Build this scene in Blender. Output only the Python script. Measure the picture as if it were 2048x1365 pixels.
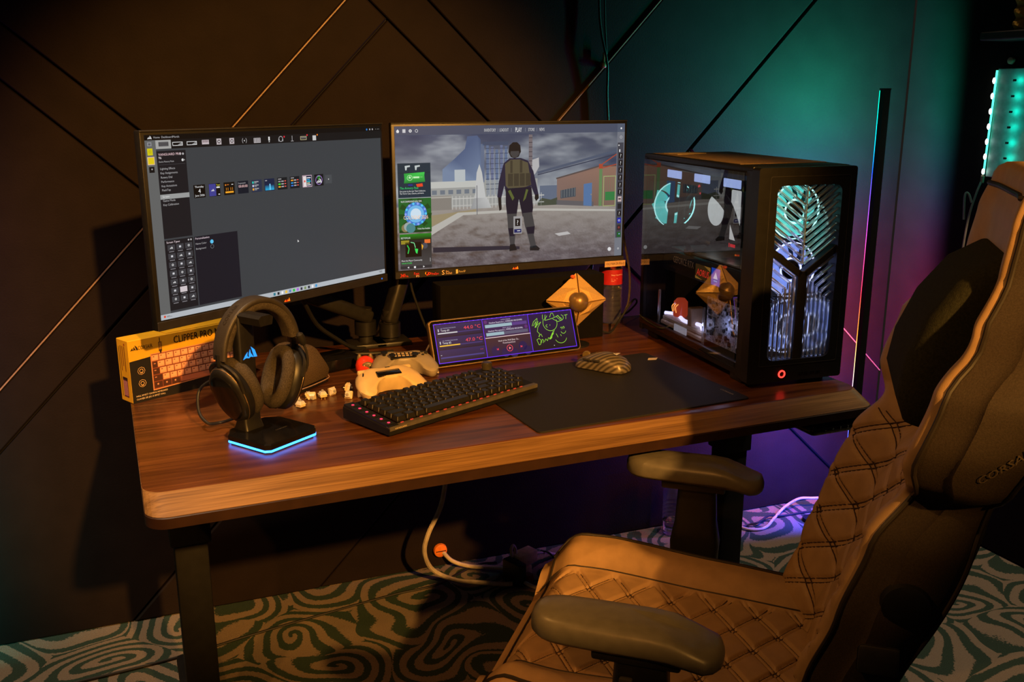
import bpy, bmesh, math, random
from math import sin, cos, pi, radians, sqrt, atan2
from mathutils import Vector, Matrix
for o in list(bpy.data.objects): bpy.data.objects.remove(o)
SC = bpy.context.scene
COL = SC.collection
random.seed(7)

# ------------------------------------------------------------------ camera
cam_d = bpy.data.cameras.new('camera'); cam_d.lens = 33.66; cam_d.sensor_width = 36
cam_d.clip_start = 0.02
cam = bpy.data.objects.new('camera', cam_d); COL.objects.link(cam)
cam.location = (-0.010, -1.454, 1.333)
cam.rotation_euler = (radians(90 - 14.42), 0, radians(-22.99))
SC.camera = cam
# ------------------------------------------------------------------ world, exposure
W = bpy.data.worlds.new('dim_hall'); SC.world = W; W.use_nodes = True
W.node_tree.nodes['Background'].inputs[0].default_value = (0.55, 0.42, 0.34, 1)
W.node_tree.nodes['Background'].inputs[1].default_value = 0.022
SC.view_settings.view_transform = 'Standard'; SC.view_settings.look = 'None'
SC.view_settings.gamma = 1; SC.view_settings.use_curve_mapping = False
SC.view_settings.exposure = 0.0
# ------------------------------------------------------------------ lamps of the hall (ceiling and stage spots)
def spot(name, loc, target, power, color, angle, blend=0.4, radius=0.06):
    d = bpy.data.lights.new(name, 'SPOT'); d.energy = power; d.color = color
    d.spot_size = radians(angle); d.spot_blend = blend; d.shadow_soft_size = radius
    o = bpy.data.objects.new(name, d); COL.objects.link(o); o.location = loc
    o.rotation_euler = (Vector(target) - Vector(loc)).to_track_quat('-Z', 'Y').to_euler()
    return o
spot('stage_spot_amber', (0.75, -4.2, 3.1), (0.52, 0.36, 1.04), 1900, (1.0, 0.45, 0.085), 20, 0.5, 0.06)
spot('stage_spot_orange', (-1.6, -3.0, 3.4), (0.35, 0.25, 0.75), 250, (1.0, 0.38, 0.07), 22, 0.6, 0.05)
spot('stage_spot_side', (-1.5, -0.1, 3.4), (0.90, -0.28, 0.80), 120, (1.0, 0.44, 0.10), 33, 0.6, 0.05)
spot('ceiling_spot_left', (-0.30, -0.05, 3.2), (-0.42, 0.50, 0), 250, (1.0, 0.70, 0.42), 42, 0.7, 0.04)
spot('ceiling_spot_right', (2.15, -0.45, 3.2), (2.1, 0.15, 0), 190, (1.0, 0.74, 0.46), 44, 0.7, 0.04)

# ------------------------------------------------------------------ helpers
def lin(c):
    c = c / 255.0
    return c / 12.92 if c <= 0.04045 else ((c + 0.055) / 1.055) ** 2.4
def rgb(r, g, b): return (lin(r), lin(g), lin(b), 1.0)
MATS = {}
def mat(name, col, rough=0.5, metal=0.0, spec=0.5, nscale=60, namt=0.18, bump=0.0, bscale=400, coat=0.0, emit=None, estr=0.0, trans=0.0, ior=1.45, alpha=1.0, sheen=0.0):
    if name in MATS: return MATS[name]
    m = bpy.data.materials.new(name); m.use_nodes = True
    nt = m.node_tree; N = nt.nodes; Lk = nt.links; b = N['Principled BSDF']
    tc = N.new('ShaderNodeTexCoord'); nz = N.new('ShaderNodeTexNoise')
    nz.inputs['Scale'].default_value = nscale; nz.inputs['Detail'].default_value = 3
    Lk.new(tc.outputs['Object'], nz.inputs['Vector'])
    rp = N.new('ShaderNodeValToRGB')
    rp.color_ramp.elements[0].position = 0.3; rp.color_ramp.elements[1].position = 0.7
    a = 1 - namt; z = 1 + namt
    rp.color_ramp.elements[0].color = (col[0]*a, col[1]*a, col[2]*a, 1)
    rp.color_ramp.elements[1].color = (min(1, col[0]*z), min(1, col[1]*z), min(1, col[2]*z), 1)
    Lk.new(nz.outputs['Fac'], rp.inputs['Fac']); Lk.new(rp.outputs['Color'], b.inputs['Base Color'])
    b.inputs['Roughness'].default_value = rough; b.inputs['Metallic'].default_value = metal
    b.inputs['Specular IOR Level'].default_value = spec; b.inputs['IOR'].default_value = ior
    b.inputs['Coat Weight'].default_value = coat; b.inputs['Transmission Weight'].default_value = trans
    b.inputs['Alpha'].default_value = alpha; b.inputs['Sheen Weight'].default_value = sheen
    if emit:
        b.inputs['Emission Color'].default_value = (emit[0], emit[1], emit[2], 1); b.inputs['Emission Strength'].default_value = estr
    if bump:
        n2 = N.new('ShaderNodeTexNoise'); n2.inputs['Scale'].default_value = bscale; n2.inputs['Detail'].default_value = 2
        Lk.new(tc.outputs['Object'], n2.inputs['Vector'])
        bp = N.new('ShaderNodeBump'); bp.inputs['Strength'].default_value = bump; bp.inputs['Distance'].default_value = 0.002
        Lk.new(n2.outputs['Fac'], bp.inputs['Height']); Lk.new(bp.outputs['Normal'], b.inputs['Normal'])
    MATS[name] = m
    return m
def attr_mat(name, rough=0.5, estr=0.0, spec=0.5):
    """flat print or lit screen pixels: colour comes from the mesh's own colour attribute"""
    if name in MATS: return MATS[name]
    m = bpy.data.materials.new(name); m.use_nodes = True
    nt = m.node_tree; b = nt.nodes['Principled BSDF']
    a = nt.nodes.new('ShaderNodeAttribute'); a.attribute_name = 'Col'
    b.inputs['Roughness'].default_value = rough; b.inputs['Specular IOR Level'].default_value = spec
    if estr:
        b.inputs['Base Color'].default_value = (0.004, 0.004, 0.005, 1)
        nt.links.new(a.outputs['Color'], b.inputs['Emission Color']); b.inputs['Emission Strength'].default_value = estr
    else:
        nt.links.new(a.outputs['Color'], b.inputs['Base Color'])
    MATS[name] = m
    return m

def finish(name, me, m, parent=None, smooth=35):
    if m is not None:
        for mm in (m if isinstance(m, (list, tuple)) else [m]): me.materials.append(mm)
    if smooth:
        me.shade_smooth(); me.set_sharp_from_angle(angle=radians(smooth))
    o = bpy.data.objects.new(name, me); COL.objects.link(o)
    if parent: o.parent = parent
    return o
def obj(name, bm, m, parent=None, smooth=35):
    bmesh.ops.recalc_face_normals(bm, faces=bm.faces)
    me = bpy.data.meshes.new(name); bm.to_mesh(me); bm.free()
    return finish(name, me, m, parent, smooth)
def tag(o, label, cat, group=None, kind=None):
    if label: o['label'] = label
    if cat: o['category'] = cat
    if group: o['group'] = group
    if kind: o['kind'] = kind
    return o
def thing(name, label, cat, loc=(0, 0, 0), rotz=0.0, group=None):
    o = bpy.data.objects.new(name, None); COL.objects.link(o)
    o.location = loc; o.rotation_euler = (0, 0, rotz); o.empty_display_size = 0.05
    return tag(o, label, cat, group)
def inst(name, me, parent, loc=(0, 0, 0), rot=(0, 0, 0), scale=(1, 1, 1)):
    o = bpy.data.objects.new(name, me); COL.objects.link(o); o.parent = parent
    o.location = loc; o.rotation_euler = rot; o.scale = scale
    return o
NB = bmesh.new
def box(bm, c, s, bev=0.0, seg=2, rot=None):
    M = Matrix.Translation(c) @ (Matrix.Rotation(rot, 4, 'Z') if isinstance(rot, (int, float)) else (rot.to_4x4() if rot else Matrix.Identity(4)))
    r = bmesh.ops.create_cube(bm, size=1.0, matrix=M @ Matrix.Diagonal((s[0], s[1], s[2], 1)))
    if bev:
        es = set(e for v in r['verts'] for e in v.link_edges)
        bmesh.ops.bevel(bm, geom=list(es), offset=bev, segments=seg, affect='EDGES', profile=0.5)
    return bm
def ring_faces(bm, rings, closed=True, cap0=True, cap1=True):
    vs = [[bm.verts.new(p) for p in r] for r in rings]
    n = len(vs[0])
    for i in range(len(vs) - 1):
        for j in range(n if closed else n - 1):
            k = (j + 1) % n
            bm.faces.new((vs[i][j], vs[i][k], vs[i + 1][k], vs[i + 1][j]))
    if cap0: bm.faces.new(list(reversed(vs[0])))
    if cap1: bm.faces.new(vs[-1])
    return vs
def catmull(pts, sub=6):
    P = [Vector(p) for p in pts]
    if len(P) < 3 or sub < 2: return P
    out = []
    for i in range(len(P) - 1):
        p0 = P[i - 1] if i else P[0] * 2 - P[1]; p1 = P[i]; p2 = P[i + 1]
        p3 = P[i + 2] if i + 2 < len(P) else P[-1] * 2 - P[-2]
        for k in range(sub):
            t = k / sub
            out.append(0.5 * ((2 * p1) + (p2 - p0) * t + (2 * p0 - 5 * p1 + 4 * p2 - p3) * t * t + (3 * p1 - p0 - 3 * p2 + p3) * t ** 3))
    out.append(P[-1])
    return out
def tube(bm, pts, r, n=8, sub=6, cap=True):
    P = catmull(pts, sub); rings = []
    up = Vector((0, 0, 1)); prev = None
    for i, p in enumerate(P):
        d = (P[min(i + 1, len(P) - 1)] - P[max(i - 1, 0)])
        if d.length < 1e-9: d = Vector((0, 0, 1))
        d.normalize()
        if prev is None:
            a = d.cross(up)
            if a.length < 0.05: a = d.cross(Vector((1, 0, 0)))
        else:
            a = prev - d * prev.dot(d)
            if a.length < 1e-6: a = d.cross(up)
        a.normalize(); prev = a; b = d.cross(a)
        rr = r(i / max(1, len(P) - 1)) if callable(r) else r
        rings.append([p + (a * cos(2 * pi * k / n) + b * sin(2 * pi * k / n)) * rr for k in range(n)])
    ring_faces(bm, rings, True, cap, cap)
    return bm
def cyl(bm, p0, p1, r0, r1=None, n=20, cap=True):
    p0 = Vector(p0); p1 = Vector(p1); r1 = r0 if r1 is None else r1
    d = (p1 - p0).normalized(); a = d.orthogonal().normalized(); b = d.cross(a)
    ring_faces(bm, [[p + (a * cos(2 * pi * k / n) + b * sin(2 * pi * k / n)) * r for k in range(n)] for p, r in ((p0, r0), (p1, r1))], True, cap, cap)
    return bm
def lathe(bm, prof, n=24, M=None, cap0=True, cap1=True):
    M = M or Matrix.Identity(4)
    ring_faces(bm, [[M @ Vector((r * cos(2 * pi * k / n), r * sin(2 * pi * k / n), z)) for k in range(n)] for r, z in prof], True, cap0, cap1)
    return bm
def prism(bm, pts, h0, h1, M=None):
    """polygon in local xy extruded from z=h0 to h1"""
    M = M or Matrix.Identity(4)
    ring_faces(bm, [[M @ Vector((x, y, h)) for x, y in pts] for h in (h0, h1)])
    return bm
def rrect(x0, y0, x1, y1, r, n=5):
    out = []
    for cx, cy, a0 in ((x1 - r, y1 - r, 0), (x0 + r, y1 - r, 90), (x0 + r, y0 + r, 180), (x1 - r, y0 + r, 270)):
        for k in range(n + 1):
            a = radians(a0 + 90 * k / n); out.append((cx + r * cos(a), cy + r * sin(a)))
    return out
def ball(bm, c, r, sc=(1, 1, 1), u=16, v=10, M=None):
    T = (M or Matrix.Identity(4)) @ Matrix.Translation(c) @ Matrix.Diagonal((sc[0], sc[1], sc[2], 1))
    bmesh.ops.create_uvsphere(bm, u_segments=u, v_segments=v, radius=r, matrix=T)
    return bm
def subsurf(o, lv=2):
    m = o.modifiers.new('sub', 'SUBSURF'); m.levels = lv; m.render_levels = lv
    return o
XZ = Matrix.Rotation(pi / 2, 4, 'X')          # local xy polygon -> xz plane, extrusion towards -y

# ------------------------------------------------------------------ flat art (screens, print): layered polygons with their own colours
TXT = {}
def text_geo(s):
    if s in TXT: return TXT[s]
    cu = bpy.data.curves.new('t', 'FONT'); cu.body = s; cu.size = 1.0; cu.resolution_u = 2; cu.fill_mode = 'FRONT'
    ob = bpy.data.objects.new('t', cu)
    me = ob.to_mesh()
    vs = [(v.co.x, v.co.y) for v in me.vertices]; fs = [tuple(p.vertices) for p in me.polygons]
    ob.to_mesh_clear(); bpy.data.objects.remove(ob); bpy.data.curves.remove(cu)
    TXT[s] = (vs, fs)
    return TXT[s]
class Art:
    """draws in (u right, v down) of a w x h sheet lying in local xz, facing -y"""
    def __init__(s, w, h, fn=None, step=0.00012):
        s.w, s.h, s.step = w, h, step; s.v = []; s.f = []; s.c = []
        s.fn = fn or (lambda u, v, off: (u * w, -off, -v * h))
    def poly(s, pts, col, L=1):
        i = len(s.v); n = len(pts)
        for (u, v) in pts: s.v.append(s.fn(u, v, L * s.step))
        s.f.append(tuple(range(i, i + n)))
        s.c.append(list(col) if isinstance(col[0], (tuple, list)) else [col] * n)
    def rect(s, u0, v0, u1, v1, col, L=1): s.poly([(u0, v0), (u0, v1), (u1, v1), (u1, v0)], col, L)
    def vgrad(s, u0, v0, u1, v1, c0, c1, L=1): s.poly([(u0, v0), (u0, v1), (u1, v1), (u1, v0)], [c0, c1, c1, c0], L)
    def frame(s, u0, v0, u1, v1, t, col, L=1):
        a = t; b = t * s.w / s.h
        s.rect(u0, v0, u1, v0 + b, col, L); s.rect(u0, v1 - b, u1, v1, col, L)
        s.rect(u0, v0 + b, u0 + a, v1 - b, col, L); s.rect(u1 - a, v0 + b, u1, v1 - b, col, L)
    def disc(s, u, v, r, col, L=1, n=14, r2=None, sq=1.0):
        k = s.w / s.h
        if r2 is None: s.poly([(u + r * cos(-2 * pi * i / n), v + r * k * sq * sin(-2 * pi * i / n) * -1) for i in range(n)][::-1], col, L)
        else:
            for i in range(n):
                a, b = 2 * pi * i / n, 2 * pi * (i + 1) / n
                s.poly([(u + r * cos(a), v + r * k * sin(a)), (u + r2 * cos(a), v + r2 * k * sin(a)), (u + r2 * cos(b), v + r2 * k * sin(b)), (u + r * cos(b), v + r * k * sin(b))], col, L)
    def line(s, pts, t, col, L=1):
        k = s.w / s.h
        for (a, b), (c, d) in zip(pts[:-1], pts[1:]):
            dx, dy = c - a, (d - b) / k; l = sqrt(dx * dx + dy * dy) or 1e-6
            nx, ny = -dy / l * t / 2, dx / l * t / 2
            s.poly([(a + nx, b + ny * k), (c + nx, d + ny * k), (c - nx, d - ny * k), (a - nx, b - ny * k)], col, L)
    def text(s, t, u, v, hv, col, L=2, align='l', wu=None, slant=0.0, bold=0.0):
        """v = baseline, hv = cap height in v units; wu = forced width in u units"""
        vs, fs = text_geo(t)
        if not vs: return
        x0 = min(p[0] for p in vs); x1 = max(p[0] for p in vs)
        sc = hv * s.h / 0.70; sx = sc
        if wu: sx = wu * s.w / max(1e-6, x1 - x0)
        wid = (x1 - x0) * sx / s.w
        ou = u - (wid if align == 'r' else wid / 2 if align == 'c' else 0)
        for db in ((0,) if not bold else (0, bold)):
            i = len(s.v)
            for (x, y) in vs: s.v.append(s.fn(ou + ((x - x0) + slant * y) * sx / s.w + db, v - y * sc / s.h, L * s.step))
            for f in fs:
                s.f.append(tuple(i + k for k in f)); s.c.append([col] * len(f))
    def field(s, u0, v0, u1, v1, nu, nv, fc, L=0):
        i = len(s.v)
        for b in range(nv + 1):
            for a in range(nu + 1): s.v.append(s.fn(u0 + (u1 - u0) * a / nu, v0 + (v1 - v0) * b / nv, L * s.step))
        cs = [[fc(u0 + (u1 - u0) * a / nu, v0 + (v1 - v0) * b / nv) for a in range(nu + 1)] for b in range(nv + 1)]
        for b in range(nv):
            for a in range(nu):
                q = i + b * (nu + 1) + a
                s.f.append((q, q + nu + 1, q + nu + 2, q + 1)); s.c.append([cs[b][a], cs[b + 1][a], cs[b + 1][a + 1], cs[b][a + 1]])
    def build(s, name, m, parent=None, loc=(0, 0, 0), rot=(0, 0, 0)):
        me = bpy.data.meshes.new(name); me.from_pydata(s.v, [], s.f)
        at = me.color_attributes.new('Col', 'FLOAT_COLOR', 'CORNER')
        flat = [x for f in s.c for c in f for x in (c[0], c[1], c[2], 1.0)]
        at.data.foreach_set('color', flat)
        o = finish(name, me, m, parent, 0); o.location = loc; o.rotation_euler = rot
        return o
from mathutils import noise as MN
def fbm(x, y, z=0.0, o=4):
    return MN.fractal(Vector((x, y, z)), 1.0, 2.0, o)
def mixc(a, b, t):
    t = max(0.0, min(1.0, t))
    return (a[0] + (b[0] - a[0]) * t, a[1] + (b[1] - a[1]) * t, a[2] + (b[2] - a[2]) * t, 1.0)
WHITE = rgb(225, 225, 225)
def sails(A, u, v, h, col, L=2, sl=1.0):
    """three swept sail shapes"""
    k = A.h / A.w; w = h * k
    def sail(x0, y0, x1, y1, bx, by):
        A.poly([(u + x0 * w, v - y0 * h), (u + bx * w, v - by * h), (u + x1 * w, v - y1 * h), (u + (x0 + x1) / 2 * w + 0.10 * w, v - (y0 + y1) / 2 * h + 0.05 * h)], col, L)
    A.poly([(u - .75*w, v), (u - .5*w, v - .35*h), (u - .2*w, v - .62*h), (u - .28*w, v - .28*h), (u - .05*w, v - .02*h), (u - .4*w, v - .1*h)], col, L)
    A.poly([(u - .1*w, v - .05*h), (u - .12*w, v - .4*h), (u + .05*w, v - .8*h), (u + .12*w, v - .45*h), (u + .4*w, v - .03*h), (u + .1*w, v - .12*h)], col, L)
    A.poly([(u + .42*w, v - .04*h), (u + .3*w, v - .5*h), (u + .15*w, v - 1.0*h), (u + .55*w, v - .65*h), (u + .78*w, v)], col, L)
# ================================================================== materials used widely
M_black = mat('black_plastic', (0.008, 0.008, 0.009), 0.42, nscale=90)
M_blackm = mat('black_matte', (0.007, 0.0065, 0.0065), 0.7, nscale=120, bump=0.1)
M_gloss = mat('black_gloss', (0.005, 0.005, 0.006), 0.14, nscale=40)
M_dark = mat('dark_grey_plastic', (0.022, 0.021, 0.022), 0.5)
M_steel = mat('black_powder_steel', (0.006, 0.006, 0.0065), 0.6, spec=0.25, bump=0.15, bscale=900)
M_print = attr_mat('printed_ink', 0.55)
M_screen = attr_mat('lit_pixels', 0.28, 1.0)
M_white = mat('white_plastic', (0.55, 0.53, 0.50), 0.45)
M_cable_b = mat('black_rubber', (0.007, 0.007, 0.007), 0.55)
M_cable_w = mat('white_rubber', (0.50, 0.42, 0.34), 0.5)
M_paper = mat('paper', (0.55, 0.50, 0.42), 0.8)
# ================================================================== the room
def wally(x): return 1.0 - 0.028 * (x + 0.357)
def carpet_mat():
    m = bpy.data.materials.new('swirl_carpet'); m.use_nodes = True; nt = m.node_tree; N = nt.nodes; L = nt.links; b = N['Principled BSDF']
    tc = N.new('ShaderNodeTexCoord'); mp = N.new('ShaderNodeMapping'); L.new(tc.outputs['Object'], mp.inputs['Vector'])
    nz = N.new('ShaderNodeTexNoise'); nz.inputs['Scale'].default_value = 3.2; nz.inputs['Detail'].default_value = 1.0
    L.new(mp.outputs['Vector'], nz.inputs['Vector'])
    sub = N.new('ShaderNodeVectorMath'); sub.operation = 'SUBTRACT'; sub.inputs[1].default_value = (0.5, 0.5, 0.5); L.new(nz.outputs['Color'], sub.inputs[0])
    sc = N.new('ShaderNodeVectorMath'); sc.operation = 'SCALE'; sc.inputs['Scale'].default_value = 0.36; L.new(sub.outputs[0], sc.inputs[0])
    ad = N.new('ShaderNodeVectorMath'); ad.operation = 'ADD'; L.new(mp.outputs['Vector'], ad.inputs[0]); L.new(sc.outputs[0], ad.inputs[1])
    vo = N.new('ShaderNodeTexVoronoi'); vo.voronoi_dimensions = '2D'; vo.feature = 'F1'; vo.inputs['Scale'].default_value = 4.0; vo.inputs['Randomness'].default_value = 0.85
    L.new(ad.outputs[0], vo.inputs['Vector'])
    # spiral arms: distance to the swirl centre plus the angle round it
    cs = N.new('ShaderNodeVectorMath'); cs.operation = 'SCALE'; cs.inputs['Scale'].default_value = 1.0; L.new(ad.outputs[0], cs.inputs[0])
    dv = N.new('ShaderNodeVectorMath'); dv.operation = 'SUBTRACT'; L.new(cs.outputs[0], dv.inputs[0]); L.new(vo.outputs['Position'], dv.inputs[1])
    sx = N.new('ShaderNodeSeparateXYZ'); L.new(dv.outputs[0], sx.inputs[0])
    an = N.new('ShaderNodeMath'); an.operation = 'ARCTAN2'; L.new(sx.outputs['Y'], an.inputs[0]); L.new(sx.outputs['X'], an.inputs[1])
    m0 = N.new('ShaderNodeMath'); m0.operation = 'MULTIPLY'; m0.inputs[1].default_value = 31.0; L.new(vo.outputs['Distance'], m0.inputs[0])
    mul = N.new('ShaderNodeMath'); mul.operation = 'ADD'; L.new(m0.outputs[0], mul.inputs[0]); L.new(an.outputs[0], mul.inputs[1])
    # small edge fuzz of the pile
    fz = N.new('ShaderNodeTexNoise'); fz.inputs['Scale'].default_value = 160; L.new(tc.outputs['Object'], fz.inputs['Vector'])
    fm = N.new('ShaderNodeMath'); fm.operation = 'MULTIPLY'; fm.inputs[1].default_value = 1.5; L.new(fz.outputs['Fac'], fm.inputs[0])
    a2 = N.new('ShaderNodeMath'); a2.operation = 'ADD'; L.new(mul.outputs[0], a2.inputs[0]); L.new(fm.outputs[0], a2.inputs[1])
    sn = N.new('ShaderNodeMath'); sn.operation = 'SINE'; L.new(a2.outputs[0], sn.inputs[0])
    rp = N.new('ShaderNodeValToRGB'); e = rp.color_ramp.elements
    e[0].position = 0.40; e[0].color = (0.042, 0.072, 0.056, 1); e[1].position = 0.52; e[1].color = (0.28, 0.222, 0.17, 1)
    h = N.new('ShaderNodeMath'); h.operation = 'MULTIPLY_ADD'; h.inputs[1].default_value = 0.5; h.inputs[2].default_value = 0.5; L.new(sn.outputs[0], h.inputs[0])
    L.new(h.outputs[0], rp.inputs['Fac'])
    mx = N.new('ShaderNodeMixRGB'); mx.blend_type = 'MULTIPLY'; mx.inputs['Fac'].default_value = 0.55
    f2 = N.new('ShaderNodeTexNoise'); f2.inputs['Scale'].default_value = 420; L.new(tc.outputs['Object'], f2.inputs['Vector'])
    L.new(rp.outputs['Color'], mx.inputs['Color1']); L.new(f2.outputs['Fac'], mx.inputs['Color2'])
    L.new(mx.outputs['Color'], b.inputs['Base Color']); b.inputs['Roughness'].default_value = 0.95; b.inputs['Specular IOR Level'].default_value = 0.1
    bp = N.new('ShaderNodeBump'); bp.inputs['Strength'].default_value = 0.8; bp.inputs['Distance'].default_value = 0.004
    L.new(f2.outputs['Fac'], bp.inputs['Height']); L.new(bp.outputs['Normal'], b.inputs['Normal'])
    return m
M_carpet = carpet_mat()
bm = NB(); box(bm, (0.3, -1.2, -0.03), (4.6, 4.8, 0.06)); tag(obj('floor', bm, M_carpet, None, 0), None, None, kind='structure')
M_wall = mat('dark_panel_cloth', (0.0112, 0.0074, 0.0066), 0.70, spec=0.10, nscale=14, namt=0.12, bump=0.25, bscale=260)
M_groove = mat('panel_groove', (0.006, 0.005, 0.005), 0.8)
# back wall: backing sheet plus raised panels cut along the diagonal joints
def split(poly, p, q):
    d = (q[0] - p[0], q[1] - p[1]); A = []; B = []
    def sd(a): return d[0] * (a[1] - p[1]) - d[1] * (a[0] - p[0])
    for i, a in enumerate(poly):
        b = poly[(i + 1) % len(poly)]; sa, sb = sd(a), sd(b)
        if sa >= 0: A.append(a)
        if sa <= 0: B.append(a)
        if sa * sb < 0:
            t = sa / (sa - sb); c = (a[0] + (b[0] - a[0]) * t, a[1] + (b[1] - a[1]) * t); A.append(c); B.append(c)
    return A, B            # left of p->q, right of p->q
def inset(poly, d):
    n = len(poly); area = sum(poly[i][0] * poly[(i + 1) % n][1] - poly[(i + 1) % n][0] * poly[i][1] for i in range(n))
    if area < 0: poly = poly[::-1]
    out = []
    for i in range(n):
        a, b, c = Vector(poly[i - 1]), Vector(poly[i]), Vector(poly[(i + 1) % n])
        e1 = (b - a).normalized(); e2 = (c - b).normalized(); n1 = Vector((-e1.y, e1.x)); n2 = Vector((-e2.y, e2.x))
        k = n1 + n2; k = k / max(0.25, k.dot(n1)); out.append(tuple(b + k * d))
    return out
bm = NB(); x0, x1 = -2.0, 2.345
ring_faces(bm, [[(x0, wally(x0) + o, 0), (x1, wally(x1) + o, 0), (x1, wally(x1) + o, 3.0), (x0, wally(x0) + o, 3.0)] for o in (0.016, 0.08)])
wall_back = tag(obj('wall_back', bm, M_groove, None, 0), None, None, kind='structure')
rect0 = [(x0, 0.0), (x1, 0.0), (x1, 3.0), (x0, 3.0)]
L1 = ((-0.193, 0.75), (0.578, 1.557)); L2 = ((-0.064, 0.744), (0.683, 1.516)); L3 = ((0.683, 1.516), (0.945, 1.269))
L4 = ((-0.18, 1.486), (0.074, 1.26)); L5 = ((-0.194, 1.365), (0.082, 1.109)); L6 = ((0.826, 1.529), (1.067, 1.294))
L7 = ((1.158, 1.274), (1.453, 1.586)); L8 = ((1.6, 1.218), (1.967, 1.603)); L10 = ((2.15, 0.62), (2.356, 0.423)); L11 = ((1.938, 0.323), (2.088, 0.183))
panels = []
left, rest = split(rect0, *L1)                       # above-left of L1
u4, d4 = split(left, *L4)
panels.append(u4)
u5, d5 = split(d4, *L5)
panels += [u5, d5]
mid, right = split(rest, *L7)
m6, r6l = split(mid, L6[1], L6[0])                   # left/below of L6 / above
panels.append(r6l) if len(r6l) > 2 else None
b3, a3 = split(m6, L3[1], L3[0])
panels.append(a3)
s1, t1 = split(b3, *L2)
panels += [s1, t1]
r8l, r8r = split(right, *L8)
panels.append(r8l)
up10, dn10 = split(r8r, *L10)
panels.append(up10)
up11, dn11 = split(dn10, *L11)
panels += [up11, dn11]
def pmesh(poly, up):
    bm = NB(); a = inset(poly, 0.0022); b = inset(poly, 0.0060 if up else 0.0045)
    ring_faces(bm, [[(x, wally(x) + o, z) for x, z in pp] for pp, o in ((a, 0.015), (a, (0.0035 if up else 0.0028) - up), (b, -up))])
    return bm
for p in panels:
    if len(p) > 2: obj('wall_panel', pmesh(p, 0.0035 if p in (s1, r8l, dn10) else 0.006 if p in (up10, up11) else 0.0), M_wall, wall_back, 0)
M_lit_edge = mat('lit_edge_tone', (0.30, 0.19, 0.12), 0.45)
for (a, b), t0, t1 in ((L1, -0.6, 2.2), (L7, -1.2, 2.6), (L10, -.6, .95)):     # light caught on three panel edges, put in as slim pale strips
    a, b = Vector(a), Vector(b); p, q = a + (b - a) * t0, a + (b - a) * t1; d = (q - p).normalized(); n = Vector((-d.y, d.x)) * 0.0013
    bm = NB(); ring_faces(bm, [[(c.x, wally(c.x) + o, c.y) for c in (p + n, q + n, q - n, p - n)] for o in (0.014, -0.0055)]); obj('lit_edge_strip', bm, M_lit_edge, wall_back, 0)
yc = wally(2.345)
bm = NB(); box(bm, (2.38, (yc - 3.4) / 2, 1.5), (0.04, yc + 3.4, 3.0)); wall_right = tag(obj('wall_right', bm, M_groove, None, 0), None, None, kind='structure')
ys = [yc - 0.004, -0.2, -1.35, -2.5, -3.4]
for a, b in zip(ys[:-1], ys[1:]):
    bm = NB(); box(bm, (2.3525, (a + b) / 2, 1.5), (0.014, a - b - 0.005, 2.99), 0.002, 1); obj('wall_panel', bm, M_wall, wall_right, 0)

# ================================================================== the desk
def wood_mat(name, c0, c1):
    m = bpy.data.materials.new(name); m.use_nodes = True; nt = m.node_tree; N = nt.nodes; L = nt.links; b = N['Principled BSDF']
    tc = N.new('ShaderNodeTexCoord'); mp = N.new('ShaderNodeMapping'); mp.inputs['Scale'].default_value = (1.6, 26, 26); L.new(tc.outputs['Object'], mp.inputs['Vector'])
    n1 = N.new('ShaderNodeTexNoise'); n1.inputs['Scale'].default_value = 2.0; n1.inputs['Detail'].default_value = 5; n1.inputs['Distortion'].default_value = 0.6; L.new(mp.outputs['Vector'], n1.inputs['Vector'])
    m2 = N.new('ShaderNodeMapping'); m2.inputs['Scale'].default_value = (5, 260, 260); L.new(tc.outputs['Object'], m2.inputs['Vector'])
    n2 = N.new('ShaderNodeTexNoise'); n2.inputs['Scale'].default_value = 1.5; n2.inputs['Detail'].default_value = 3; L.new(m2.outputs['Vector'], n2.inputs['Vector'])
    r1 = N.new('ShaderNodeValToRGB'); e = r1.color_ramp.elements; e[0].position = 0.32; e[0].color = c0; e[1].position = 0.68; e[1].color = c1
    L.new(n1.outputs['Fac'], r1.inputs['Fac'])
    r2 = N.new('ShaderNodeValToRGB'); e = r2.color_ramp.elements; e[0].position = 0.35; e[0].color = (0.55, 0.52, 0.5, 1); e[1].position = 0.6; e[1].color = (1, 1, 1, 1)
    L.new(n2.outputs['Fac'], r2.inputs['Fac'])
    mx = N.new('ShaderNodeMixRGB'); mx.blend_type = 'MULTIPLY'; mx.inputs['Fac'].default_value = 0.8; L.new(r1.outputs['Color'], mx.inputs['Color1']); L.new(r2.outputs['Color'], mx.inputs['Color2'])
    L.new(mx.outputs['Color'], b.inputs['Base Color']); b.inputs['Roughness'].default_value = 0.30; b.inputs['Specular IOR Level'].default_value = 0.55
    bp = N.new('ShaderNodeBump'); bp.inputs['Strength'].default_value = 0.06; bp.inputs['Distance'].default_value = 0.001; L.new(n2.outputs['Fac'], bp.inputs['Height']); L.new(bp.outputs['Normal'], b.inputs['Normal'])
    return m
M_wood = wood_mat('walnut_laminate', (0.046, 0.0140, 0.0042, 1), (0.145, 0.050, 0.0135, 1))
M_front = wood_mat('pale_front_wood', (0.155, 0.085, 0.034, 1), (0.27, 0.155, 0.062, 1))
desk = thing('standing_desk', 'walnut-topped standing desk on black steel legs against the panelled wall', 'desk')
def outline(yf, ins=0.0): return rrect(0.0 + ins, yf + ins, 1.405 - ins, 0.80 - ins, 0.035, 6)
bm = NB()
def o3(yf, z, ins=0.0): return [(x, y, z) for x, y in outline(yf, ins)]
ring_faces(bm, [o3(0.019, 0.7175, 0.001), o3(0.019, 0.7393, 0.001), o3(0.0205, 0.74, 0.002)])
obj('tabletop', bm, M_wood, desk, 9)
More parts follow.
